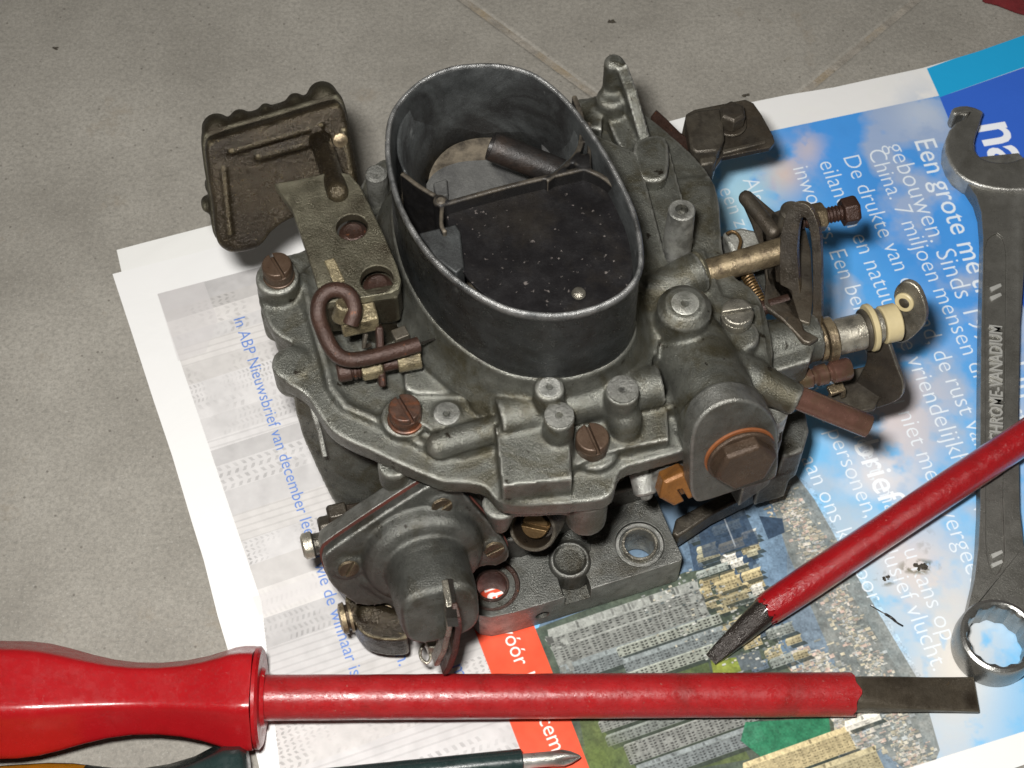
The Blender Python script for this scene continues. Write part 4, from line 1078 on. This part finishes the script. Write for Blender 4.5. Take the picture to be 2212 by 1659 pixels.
screw(874, 880, 6.62, 36, .40, sdir(866, 862, 892, 905, 6.6), 'rustscrew', 'orange rusted slotted screw', 41)
screw(1280, 943, 6.62, 37, .45, sdir(1270, 925, 1296, 985, 6.6), 'brownscrew', 'brown slotted screw at the front corner')
p = W(1594, 668, 6.75); 
screw(1594, 672, 6.72, 35, .36, sdir(1560, 672, 1625, 662, 6.6), 'steel', 'grey slotted screw beside the spring')
# round post and bosses
p = W(1473, 452, 7.6)
mb = MB().rev(W(1458, 560, 6.0), p-W(1458, 560, 6.0), [(0, .31), ((p-W(1458, 560, 6.0)).length-.03, .265), ((p-W(1458, 560, 6.0)).length, .24), ((p-W(1458, 560, 6.0)).length, .13), ((p-W(1458, 560, 6.0)).length-.06, .11), ((p-W(1458, 560, 6.0)).length-.02, .04)], 28)
part('vent_post', mb, 'cast')
# post behind the horn at the left
part('short_post', MB().vcyl(812, 372, 6.9, 5.5, 24, ch=.05), 'plug')
# --- rear right bracket with tall pin
mb = MB()
mb.vcyl(1327, 128, 7.6, 5.5, 22, ch=.08); mb.vcyl(1322, 205, 6.75, 5.4, 34, ch=.08)
mb.slab([(1235, 215), (1300, 205), (1300, 280), (1250, 270)], 6.4, 5.6)
mb.strap([W(1336, 135, 7.45), W(1356, 190, 6.95), W(1385, 290, 6.25), W(1395, 330, 5.8)], U, .24, .55)
mb.slab([(1370, 310), (1420, 290), (1443, 310), (1440, 380), (1400, 390), (1375, 370)], 6.55, 5.4, 3)
mb.slab([(1300, 230), (1360, 220), (1400, 300), (1380, 380), (1330, 300)], 6.3, 5.4)
part('rear_bracket', mb, 'cast_light', fz=(.045, 3))
# --- clamp with hex bolt (cable clamp)
zc = 4.3
pl = [(1482, 246), (1500, 236), (1610, 214), (1628, 222), (1645, 246), (1670, 292), (1674, 306), (1664, 318), (1560, 340), (1545, 362), (1505, 370), (1490, 345), (1470, 300)]
mb = MB().slab(pl, zc, zc-.16); mb.slab([(1560, 322), (1655, 300), (1655, 308), (1562, 332)], zc+.07, zc)
cl_ = part('cable_clamp', mb, 'darksteel', bv=.03)
mb = MB().slab([(1480, 250), (1505, 238), (1560, 232), (1565, 300), (1553, 325), (1505, 330), (1492, 320)], zc+.42, zc)
mb.slab([(1510, 318), (1556, 312), (1545, 352), (1512, 358)], zc+.2, zc-.5)
part('clamp_block', mb, 'darksteel', bv=.06)
p = W(1583, 238, zc+.62); mb = MB().rev(p-K*.5, K, [(0, .36), (.02, .36), (.06, .36)], 30); mb.rev(p-K*.4, K, [(0, .31), (.34, .31), (.4, .25)], 6, ref=U, ph=.3)
part('clamp_bolt', mb, 'darksteel', bv=.02)
mb = MB().slab([(1418, 235), (1440, 255), (1470, 285), (1492, 300), (1500, 350), (1450, 372), (1440, 340), (1420, 290), (1405, 250)], 4.35, 4.1)
part('clamp_arm', mb, 'rust', bv=.04)
mb = MB().slab([(1440, 345), (1545, 318), (1550, 332), (1445, 368)], 4.15, 4.0)
part('clamp_strip', mb, 'steel', bv=.02)
# right rear body bulge behind clamp arm
mb = MB().slab([(1440, 385), (1515, 380), (1540, 420), (1548, 500), (1530, 560), (1440, 560)], 5.3, 3.0)
mb.slab([(1530, 520), (1600, 490), (1650, 510), (1670, 620), (1640, 700), (1560, 700)], 4.8, 3.2)
mb.slab([(1640, 700), (1720, 720), (1700, 800), (1690, 950), (1620, 1000), (1560, 900)], 4.6, 2.6)
mb.slab([(1660, 900), (1740, 880), (1748, 930), (1735, 975), (1690, 990)], 3.2, 2.0)
mb.slab([(1640, 960), (1715, 960), (1710, 1020), (1640, 1040)], 2.4, 1.2)
part('accelerator_pump_body', mb, 'cast', fz=(.05, 5))
mb = MB().slab([(1460, 1120), (1660, 1010), (1705, 1000), (1700, 1030), (1540, 1110), (1465, 1160), (1452, 1152)], .95, .35)
part('lower_lever_plate', mb, 'darksteel', bv=.05)
# --- choke housing and its mounting arm
za = 8.05
arm = [(592, 396), (640, 388), (700, 374), (730, 370), (756, 376), (778, 402), (800, 445), (835, 520), (858, 575), (866, 605), (862, 622), (845, 632), (700, 655), (692, 640), (668, 560), (630, 450)]
mb = MB().slab(arm, za, za-.22)
ar = mesh_obj('mounting_arm', mb, M['varnish_cast'], cb, og)
c1 = MB(); 
for px, py, r in ((760, 490, .30), (814, 603, .31)): 
    q = W(px, py, za); c1.cyl(q-K*1, q+K*1, r, n=32)
cut_local(ar, c1); bevel(ar, .025, 2, 40)
mb = MB().slab([(695, 640), (850, 612), (866, 610), (858, 640), (700, 665)], za-.2, za-1.1)
mb.slab([(740, 480), (850, 560), (860, 612), (700, 640)], za-.60, za-1.2)
mb.vcyl(815, 625, za-.62, 6.0, 44); mb.slab([(690, 560), (800, 530), (860, 600), (700, 640)], za-.62, 6.4)
part('arm_foot', mb, 'varnish_cast', fz=(.045, 3))
for px, py in ((762, 498), (815, 611)):
    q = W(px, py, za-.25); part('recessed_screw', MB().rev(q-K*.4, K, [(0, .275), (.30, .275), (.38, .18), (.36, .05)], 24), 'rust')
part('arm_slot_tab', MB().slab([(700, 562), (722, 556), (745, 606), (722, 614)], za+.07, za-.02), 'varnish', bv=.02)
nH = (-V*math.cos(R(30))+K*math.sin(R(30))).normalized()
HC = W(610, 390, 6.6)
fc = [(446, 320), (470, 300), (600, 262), (715, 228), (738, 232), (750, 255), (765, 330), (775, 395), (765, 430), (640, 470), (590, 500), (560, 535), (520, 548), (490, 545), (468, 520), (460, 450), (448, 370)]
hp = catmull([WP(x, y, HC, nH) for x, y in fc], 4)
hcn = sum(hp, Vector())/len(hp)
sc = lambda L_, k_, t: [hcn+(p-hcn)*k_+nH*t for p in L_]
q = lambda x, y, t: WP(x, y, HC, nH)+nH*t
mb = MB().loft([sc(hp, .97, -.45), sc(hp, 1.0, -.3), sc(hp, 1.0, -.08), sc(hp, .97, .0), sc(hp, .90, .045), sc(hp, .5, .04)])
mb.capsule(q(500, 322, .03), q(690, 268, .03), .10, 14)
mb.capsule(q(560, 335, .02), q(660, 308, .02), .12, 14)
mb.capsule(q(690, 300, .10), W(729, 415, 8.1), .22, 18)
mb.capsule(q(482, 360, .02), q(496, 500, .02), .09, 12)
mb.capsule(q(740, 280, .0), q(757, 380, .0), .10, 12)
part('diaphragm_cover', mb, 'varnish', fz=(.035, 4))
mb = MB().loft([sc(hp, 1.0, -1.0), sc(hp, 1.03, -.8), sc(hp, 1.03, -.50), sc(hp, 1.0, -.44)])
for px, py, r in ((470, 282, .38), (520, 262, .26), (640, 225, .24), (698, 212, .38), (450, 440, .18), (458, 400, .18), (575, 240, .16)):
    pp = WP(px, py, HC-nH*.85, nH); mb.capsule(pp-nH*.1, pp+nH*.12, r*.85, 18)
mb.capsule(WP(545, 262, HC-nH*.9, nH), WP(620, 238, HC-nH*.9, nH), .2, 16)
part('diaphragm_housing', mb, 'varnish_cast', fz=(.045, 3))
part('cover_screw', MB().rev(q(734, 300, .02), nH, [(0, .16), (.08, .15), (.13, .06)], 18), 'shaft')
# --- brown bent link rod
rod = [W(x, y, z) for x, y, z in ((757, 700, 8.05), (765, 672, 8.2), (758, 642, 8.3), (737, 627, 8.35), (710, 629, 8.35), (691, 648, 8.3), (687, 680, 8.2), (697, 712, 8.0), (712, 745, 7.8), (730, 768, 7.65), (755, 777, 7.55), (790, 774, 7.5), (850, 759, 7.45), (904, 744, 7.4))]
part('link_rod', MB().tube(catmull(rod, 6, False), .148, 18), 'rust', lab='brown bent rod linking the choke')
part('link_wire', MB().cyl(W(900, 745, 7.4), W(990, 716, 6.6), .025, n=8), 'oil')
mb = MB().cyl(W(735, 690, 7.9), W(745, 655, 8.3), .17, n=18); mb.box(W(775, 690, 7.6), U, V, K, .35, .2, .22)
part('link_pivot', mb, 'varnish', bv=.04)
# adjusting screw behind the rod
s0 = W(728, 806, 6.9); s1 = W(905, 772, 6.9); sx = (s1-s0).normalized()
mb = MB().rev(s0, sx, [(0, .15), (.04, .19), (.26, .19), (.27, .15), (.30, .15), (.31, .19), (.36, .19), (.37, .15), (.41, .19), (.45, .15), (1.6, .15)], 20)
part('adjusting_screw', mb, 'rust', bv=.01)
part('lock_nut', MB().rev(s0+sx*.45, sx, [(0, .22), (.04, .25), (.38, .25), (.42, .22)], 6, ref=K), 'varnish', bv=.02)
part('stop_collar', MB().rev(s0+sx*1.15, sx, [(0, .22), (.45, .22)], 24), 'varnish', bv=.02)
mb = MB().strap([W(825, 832, 6.6), W(822, 790, 6.9), W(820, 740, 7.2), (W(818, 702, 7.45))], U, .14, .30)
part('stop_tab', mb, 'rust', bv=.04)
part('lever_claw', MB().strap([W(800, 745, 7.0), W(785, 750, 7.1), W(790, 720, 7.3)], V, .1, .08), 'darksteel', bv=.02)
part('lever_claw', MB().strap([W(850, 730, 6.8), W(880, 718, 6.8)], V, .25, .2), 'darksteel', bv=.02)
# --- throttle and choke levers on the right
z6 = 5.9
a = W(1512, 593, z6); b = W(1692, 540, z6)
part('spindle_boss', MB().rev(W(1478, 600, z6), b-a, [(0, .46), (.35, .46), (.42, .40)], 28), 'varnish_cast')
part('lever_spindle', MB().cyl(a, b, .27, n=28, ch=.02), 'shaft')
zl = 5.7
mb = MB().slab([(1598, 420), (1608, 408), (1622, 412), (1690, 470), (1700, 500), (1712, 560), (1716, 640), (1738, 712), (1770, 728), (1750, 742), (1735, 738), (1690, 690), (1650, 660), (1655, 600), (1648, 540), (1632, 500), (1625, 480)], zl, zl-.14)
part('fast_idle_lever', mb, 'darksteel', bv=.04)
part('lever_finger', MB().capsule(W(1612, 428, zl+.1), W(1670, 500, zl+.1), .16, 16), 'darksteel')
def ribbon(pts, name, mat, w_=.10, hgt=.55, z=6.3, taper=None):
    loops = []
    P = catmull([W(x, y, zz) for x, y, zz in pts], 5, False)
    for i, p in enumerate(P):
        f = i/(len(P)-1); hh = hgt*math.sin(math.pi*min(max(f, .06), .94))**.5
        d = (P[min(i+1, len(P)-1)]-P[max(i-1, 0)]); d.z = 0; d.normalize(); n = Vector((-d.y, d.x, 0))
        loops.append([p+n*w_/2, p-n*w_/2, p-n*w_/2-K*hh, p+n*w_/2-K*hh])
    return part(name, MB().loft(loops), mat, bv=.02)
z5 = Z(1400, 450, 3.16)
nQ = (-U*.62-V*.58+K*.52).normalized()
QP = W(1740, 590, 6.1)
def edgeplate(name, poly, n, P0, th, face, edge, holes=(), curve=3, bv=.03):
    pts = [WP(x, y, P0, n) for x, y in poly]
    if curve: pts = catmull(pts, curve)
    o = mesh_obj(name, MB().prism(pts, -n*th), M[face], cb, og, angle=30)
    for h in holes:
        c1 = MB().prism([p+n*.5 for p in catmull([WP(x, y, P0, n) for x, y in h], 3)], -n*(th+1)); cut_local(o, c1)
    o.data.materials.append(M[edge])
    for p in o.data.polygons:
        if abs(p.normal.dot(n)) < .6: p.material_index = 1
    bevel(o, bv, 2, 30); return o
edgeplate('quadrant_plate', [z5(*p) for p in ((1120, 20), (1180, 0), (1240, 18), (1288, 90), (1318, 200), (1330, 330), (1334, 560), (1330, 860), (1300, 940), (1250, 972), (1190, 930), (1120, 850), (1070, 760), (1045, 560), (1040, 380), (1050, 220), (1080, 100))], nQ, QP, .17, 'darksteel', 'shaft',
          holes=([z5(*p) for p in ((1190, 115), (1225, 110), (1250, 180), (1268, 330), (1274, 560), (1270, 780), (1245, 850), (1215, 800), (1185, 640), (1165, 400), (1168, 230))],))
part('quadrant_web', MB().slab([(1640, 470), (1690, 450), (1735, 470), (1752, 540), (1757, 640), (1750, 700), (1720, 690), (1680, 660), (1655, 600)], 5.7, 5.55), 'darksteel', bv=.03)
b0_ = W(1728, 478, 6.1); b1_ = W(1852, 452, 6.1); bx = (b1_-b0_).normalized(); Lb = (b1_-b0_).length
mb = MB(); pr = [(0, .17)]
t = .05
while t < Lb-.3: pr += [(t, .175), (t+.035, .145), (t+.07, .175)]; t += .075
mb.rev(b0_, bx, pr, 20)
part('stop_bolt_thread', mb, 'rust')
part('stop_bolt_nut', MB().rev(b0_+bx*.18, bx, [(0, .26), (.05, .31), (.30, .31), (.35, .27)], 6, ref=K, ph=.2), 'shaft', bv=.02)
part('stop_bolt_head', MB().rev(b1_-bx*.34, bx, [(0, .30), (.28, .32), (.34, .27)], 6, ref=K, ph=.3), 'rust', bv=.03)
part('stop_bolt_boss', MB().vcyl(1712, 452, 6.45, 5.8, 26, ch=.05), 'darksteel')
# spring
sp0 = W(1596, 560, 5.6); sp1 = W(1652, 668, 5.5); dS = (sp1-sp0); LS = dS.length; dS.normalize(); _, e1, e2 = frame(dS)
pts = [sp0+dS*LS*i/260+(e1*math.cos(i*2*math.pi/14)+e2*math.sin(i*2*math.pi/14))*.115 for i in range(261)]
part('return_spring', MB().tube(pts, .026, 6), 'brass')
mb = MB(); mb.tube(catmull([W(x, y, 5.9) for x, y in ((1570, 505), (1580, 500), (1592, 505), (1600, 520), (1596, 540), (1600, 560))], 5, False), .035, 8)
part('spring_hook', mb, 'brass')
mb = MB().rev(W(1628, 672, 5.55), W(1695, 652, 5.55)-W(1628, 672, 5.55), [(0, .14), (.02, .17), (.2, .18), (.22, .14), (.30, .14), (.32, .17), (.75, .17)], 20)
part('spring_stud', mb, 'rust')
mb = MB().slab([(1560, 500), (1600, 490), (1650, 500), (1655, 540), (1590, 560)], 5.6, 4.9)
part('spring_bracket', mb, 'cast_light', bv=.08)
# throttle spindle with nylon bushes, axis along U
zt = 4.9
def onaxis(px): 
    A = W(1750, 742, zt); B = A+U
    # point of the axis seen at this column
    best = None
    lo, hi = -8, 8
    for _ in range(40):
        mid = (lo+hi)/2; P = A+U*mid; dz_ = (P-CAM).dot(CF); x = 1106+(P-CAM).dot(CR)/dz_*FPX
        if x < px: lo = mid
        else: hi = mid
    return A+U*lo
def disc(x0, x1, r, name, mat, hexa=False, bv=.02, off_=0, inner=None):
    p0, p1 = onaxis(x0)+K*off_, onaxis(x1)+K*off_
    L_ = (p1-p0).length
    return part(name, MB().rev(p0, U, [(0, r-.03), (.03, r), (L_-.03, r), (L_, r-.03)], 6 if hexa else 32, ref=K), mat, bv=bv if hexa else None)
disc(1560, 1765, .34, 'throttle_spindle', 'steel')
disc(1765, 1778, .42, 'spindle_washer', 'shaft'); disc(1780, 1800, .47, 'spindle_washer', 'shaft')
disc(1800, 1864, .38, 'spindle_collar', 'steel', bv=.05)
disc(1862, 1872, .44, 'bush_washer', 'darksteel', off_=.03); disc(1872, 1884, .50, 'nylon_bush', 'nylon', off_=.08)
disc(1884, 1900, .36, 'throttle_spindle', 'steel', off_=.08)
disc(1902, 1937, .40, 'nylon_bush', 'nylon', off_=.06)
part('rivet_cap', MB().ball(onaxis(1862)+K*.1-U*.02, .14, 14), 'steel')
# lever plates standing across the axis: outlines in the (V, z) plane
def vplate(px, outline, th, name, mat, hole=None, bv=.02):
    c = onaxis(px); pts = catmull([c+V*v+K*z for v, z in outline], 4)
    return part(name, MB().prism(pts, U*th), mat, bv=bv)
nL = (-U*.72-V*.50+K*.28).normalized()
def lplate(px, poly, th, name, mat):
    P0 = onaxis(px); return part(name, MB().prism(catmull([WP(x, y, P0, nL) for x, y in poly], 3), -nL*th), mat, bv=.025)
edgeplate('throttle_lever', [(1868, 700), (1880, 682), (1896, 684), (1915, 730), (1936, 790), (1950, 830), (1942, 862), (1895, 882), (1840, 890), (1815, 868), (1835, 845), (1862, 800), (1872, 770)], nL, onaxis(1888), .13, 'darksteel', 'steel')
pa_ = W(1860, 905, 2.9)
mb = MB().slab([(1825, 800), (1870, 790), (1905, 850), (1890, 882), (1800, 900), (1780, 870), (1800, 830)], 3.5, 3.35)
part('throttle_lever_arm', mb, 'darksteel', bv=.03)
lplate(1950, [(1930, 700), (1938, 670), (1930, 640), (1938, 618), (1958, 608), (1982, 622), (1998, 660), (1998, 695), (1978, 722), (1952, 740), (1932, 735)], .14, 'outer_lever', 'steel')
e = WP(1953, 652, onaxis(1950), nL)+U*.05
part('nylon_bush', MB().rev(e-U*.03, nL, [(0, .21), (.05, .21), (.07, .19), (.07, .11), (.02, .10)], 26), 'nylon', lab='small cream bush in the ear of the outer lever')
part('outer_lever_pin', MB().rev(e+nL*.03, nL, [(0, .12), (.06, .12), (.08, .08)], 18), 'darksteel')
# ribbed copper-coloured adjusting screw below
c0 = W(1722, 822, 4.6); c1_ = W(1836, 795, 4.6); cx = (c1_-c0).normalized(); Lc = (c1_-c0).length
mb = MB().rev(c0, cx, [(0, .16), (.05, .215), (.28, .22), (.32, .17), (.37, .17), (.42, .22), (.62, .22), (.66, .175), (.70, .175), (.75, .23), (Lc-.06, .24), (Lc, .21)], 28)
part('idle_screw', mb, 'copper')
part('lever_tab', MB().strap([W(1790, 845, 4.0), W(1818, 835, 4.0), W(1818, 850, 3.6)], V, .22, .12), 'shaft', bv=.02)
# fuel pipe
g0 = W(1702, 850, 5.75); g1 = W(1877, 921, 5.35); gx = (g1-g0).normalized(); Lg = (g1-g0).length
mb = MB().rev(g0, gx, [(-.3, .235), (0, .255), (.06, .24), (Lg-.03, .235), (Lg, .225), (Lg, .18), (Lg-.5, .175), (Lg-.5, .02)], 36)
part('fuel_pipe', mb, 'copper', lab='copper fuel pipe with open end')
mb = MB().vcyl(1665, 872, 5.3, 4.2, 42, ch=.15)
part('housing_boss', mb, 'cast_light')
# --- brass cracked nut, silver pin and the tube with brass jet
nB = (-V*math.cos(R(25))+K*math.sin(R(25)))
q0 = W(1445, 1022, 4.6)
part('idle_jet_boss', MB().cyl(q0+V*.9, q0-nB*-.05, .36, n=28), 'cast_dark')
q0 = W(1462, 1050, 4.9)
jn = mesh_obj('brass_nut', MB().rev(q0-nB*.25, nB, [(0, .36), (.04, .40), (.34, .41), (.40, .33)], 6, ref=U, ph=.25), M['brassnut'], cb, og, angle=20)
sb = q0+nB*.2; c1 = MB().box(sb-K*.22+U*.10, (U*.35-K).normalized(), U, nB, .26, .05, .14)
cut_local(jn, c1); bevel(jn, .02, 2, 40); jn['label'] = 'orange brass nut with cracked slot'
q1 = W(1396, 1068, 4.2)
mb = MB().cyl(q1+V*.8+K*.5, q1, .26, .24, n=24, ch=.05)
part('adjuster_stub', mb, 'cast')
part('adjuster_pin', MB().rev(q1+(-V*.8-K*.2)*.0, (-V*.85+K*.5).normalized(), [(-.02, .13), (.03, .13), (.06, .09)], 20), 'plug')
nT = (-V*.60-U*.40+K*.66).normalized()
tb = W(1150, 1143, 3.35)
mb = MB().rev(tb-nT*1.5, nT, [(0, .50), (1.46, .50), (1.5, .475), (1.5, .42), (1.45, .40), (.95, .39), (.9, .02)], 36)
part('jet_tube', mb, 'darksteel')
tq = tb-nT*.18
part('brass_jet', MB().screw(tq, nT, .29, .5, (U*.9+K*-.35).normalized(), .10), 'brass', bv=.015, lab='brass slotted jet inside the dark tube')
# step of the throttle body above the flange
mb = MB().slab([(960, 1060), (1150, 1040), (1260, 1040), (1250, 1100), (1130, 1165), (1000, 1175)], 2.1, 1.1)
mb.slab([(1120, 1000), (1450, 920), (1560, 900), (1560, 980), (1420, 1040), (1280, 1080), (1200, 1080)], 1.9, 1.1)
part('throttle_body', mb, 'cast_dark', fz=(.05, 4))
# --- accelerator pump / diaphragm unit in front left
zd = Z(640, 1100, 4.148)
nD = (-V*math.cos(R(18))+K*math.sin(R(18))).normalized()
PD = W(885, 1165, 3.95)
d = lambda x, y, t=0.0: WP(x, y, PD, nD)+nD*t
tri = [(948, 1040), (975, 1042), (998, 1062), (1030, 1100), (1075, 1150), (1098, 1185), (1097, 1208), (1075, 1222), (1040, 1225), (1000, 1250), (900, 1290), (790, 1310), (745, 1288), (715, 1262), (700, 1225), (700, 1205), (715, 1188), (800, 1130), (890, 1072)]
tp = catmull([d(x, y) for x, y in tri], 3); tc_ = sum(tp, Vector())/len(tp)
part('pump_gasket', MB().prism([p-nD*.22+(p-tc_)*.015 for p in tp], -nD*.05), 'gasket', lab='dark red gasket edge')
part('pump_flange', MB().prism([p-nD*.27 for p in tp], -nD*.42), 'cast', bv=.05)
mb = MB().prism(tp, -nD*.24)
dc = d(912, 1190)
mb.rev(dc-nD*.1, nD, [(0, 1.24), (.16, 1.23), (.34, 1.18), (.46, 1.08), (.50, .96), (.52, .84), (.75, .82), (.8, .4)], 48)
ne = dc+nD*1.5
ed = (K*math.cos(R(18))+V*math.sin(R(18))).normalized()
nl_ = []
for t_, r_, ex_ in ((.3, .83, 1), (.8, .83, .95), (1.15, .82, .8), (1.4, .80, .68), (1.62, .76, .62), (1.70, .68, .6)):
    nl_.append([dc+nD*t_-ed*(.04*t_)+U*math.copysign(abs(math.cos(2*math.pi*i/48))**ex_, math.cos(2*math.pi*i/48))*r_+ed*math.copysign(abs(math.sin(2*math.pi*i/48))**ex_, math.sin(2*math.pi*i/48))*r_ for i in range(48)])
mb.loft(nl_)
for x, y in ((953, 1092), (752, 1226), (1064, 1186)):
    mb.rev(d(x, y), nD, [(-.1, .30), (.02, .30), (.05, .28)], 28)
mb.capsule(d(800, 1255, -.2), d(870, 1300, -.2), .3, 16)
part('pump_cover', mb, 'cast', fz=(.04, 4))
mb = MB()
for x, y, a_ in ((953, 1090, .5), (752, 1224, 1.0), (1066, 1183, .3)):
    cpt = d(x, y, .10); mb = MB()
    sdv = (U*math.cos(a_)+(K*math.cos(R(18))+V*math.sin(R(18)))*math.sin(a_)).normalized()
    mb.screw(cpt, nD, .21, .12, sdv, .06); part('pump_screw', mb, 'shaft', bv=.03, seg=3)
# slot in nose and the two thin levers
ed = (K*math.cos(R(18))+V*math.sin(R(18))).normalized()
PN = ne+ed*.79
sl = [WP(x, y, PN, ed) for x, y in ((962, 1250), (978, 1250), (988, 1335), (964, 1335))]
mb = MB().prism([p-ed*.0 for p in sl], -ed*.25)
part('nose_slot', mb, 'oil')
def blade2(px0, pts, th, name, mat):
    return part(name, MB().strap([W(x, y, z) if z else WP(x, y, ne+ed*.78, ed) for x, y, z in pts], U, th, .30), mat, bv=.03)
blade2(0, [(962, 1262, 0), (968, 1300, 0), (968, 1345, 3.9), (956, 1395, 2.9), (940, 1425, 2.3)], .12, 'pump_lever', 'steel')
blade2(0, [(985, 1318, 0), (987, 1345, 3.9), (980, 1395, 2.9), (968, 1428, 2.2), (958, 1443, 1.85)], .13, 'pump_lever', 'rust')
mb = MB().tube(catmull([W(x, y, 1.6) for x, y in ((932, 1385), (918, 1390), (908, 1405), (910, 1422), (922, 1432), (930, 1420), (924, 1400))], 5, False), .035, 8)
part('wire_clip', mb, 'steel')
mb = MB().slab([(912, 1370), (940, 1362), (945, 1400), (925, 1400)], 2.0, 1.5); part('clip_tab', mb, 'steel', bv=.03)
# left nuts and the studs of the pump bracket
m1 = W(706, 1130, 3.6); m2 = W(735, 1120, 3.6)
part('bracket_nut', MB().rev(W(690, 1150, 3.4), U, [(0, .26), (.05, .31), (.45, .31), (.5, .27)], 6, ref=K), 'darksteel', bv=.02)
part('bracket_nut', MB().rev(W(708, 1118, 3.7), U, [(0, .22), (.05, .27), (.38, .27), (.4, .2), (.9, .15)], 6, ref=K, ph=.5), 'darksteel', bv=.02)
mb = MB().rev(W(652, 1182, 3.0), U, [(0, .20), (.05, .27), (.22, .28), (.26, .22), (.32, .22), (.7, .2)], 26)
part('pivot_head', mb, 'steel')
mb = MB().slab([(745, 1290), (800, 1310), (860, 1340), (880, 1370), (868, 1382), (805, 1378), (768, 1350)], 1.8, .9, 4)
mb.capsule(W(800, 1330, 1.7), W(855, 1348, 1.6), .3)
mb.slab([(700, 1110), (760, 1130), (800, 1200), (740, 1250), (700, 1200)], 2.6, 1.2)
part('pump_bracket', mb, 'varnish', fz=(.045, 4))
r0 = W(733, 1338, 1.55)
mb = MB().rev(r0, U, [(0, .20), (.04, .32), (.14, .34), (.16, .27), (.20, .27), (.21, .33), (.27, .33), (.28, .26), (.42, .25), (.46, .29), (.52, .29), (.54, .22), (1.1, .2)], 32)
part('mixture_screw', mb, 'shaft', lab='greasy brass screw with grooves at lower left')
SC.render.engine = 'CYCLES'
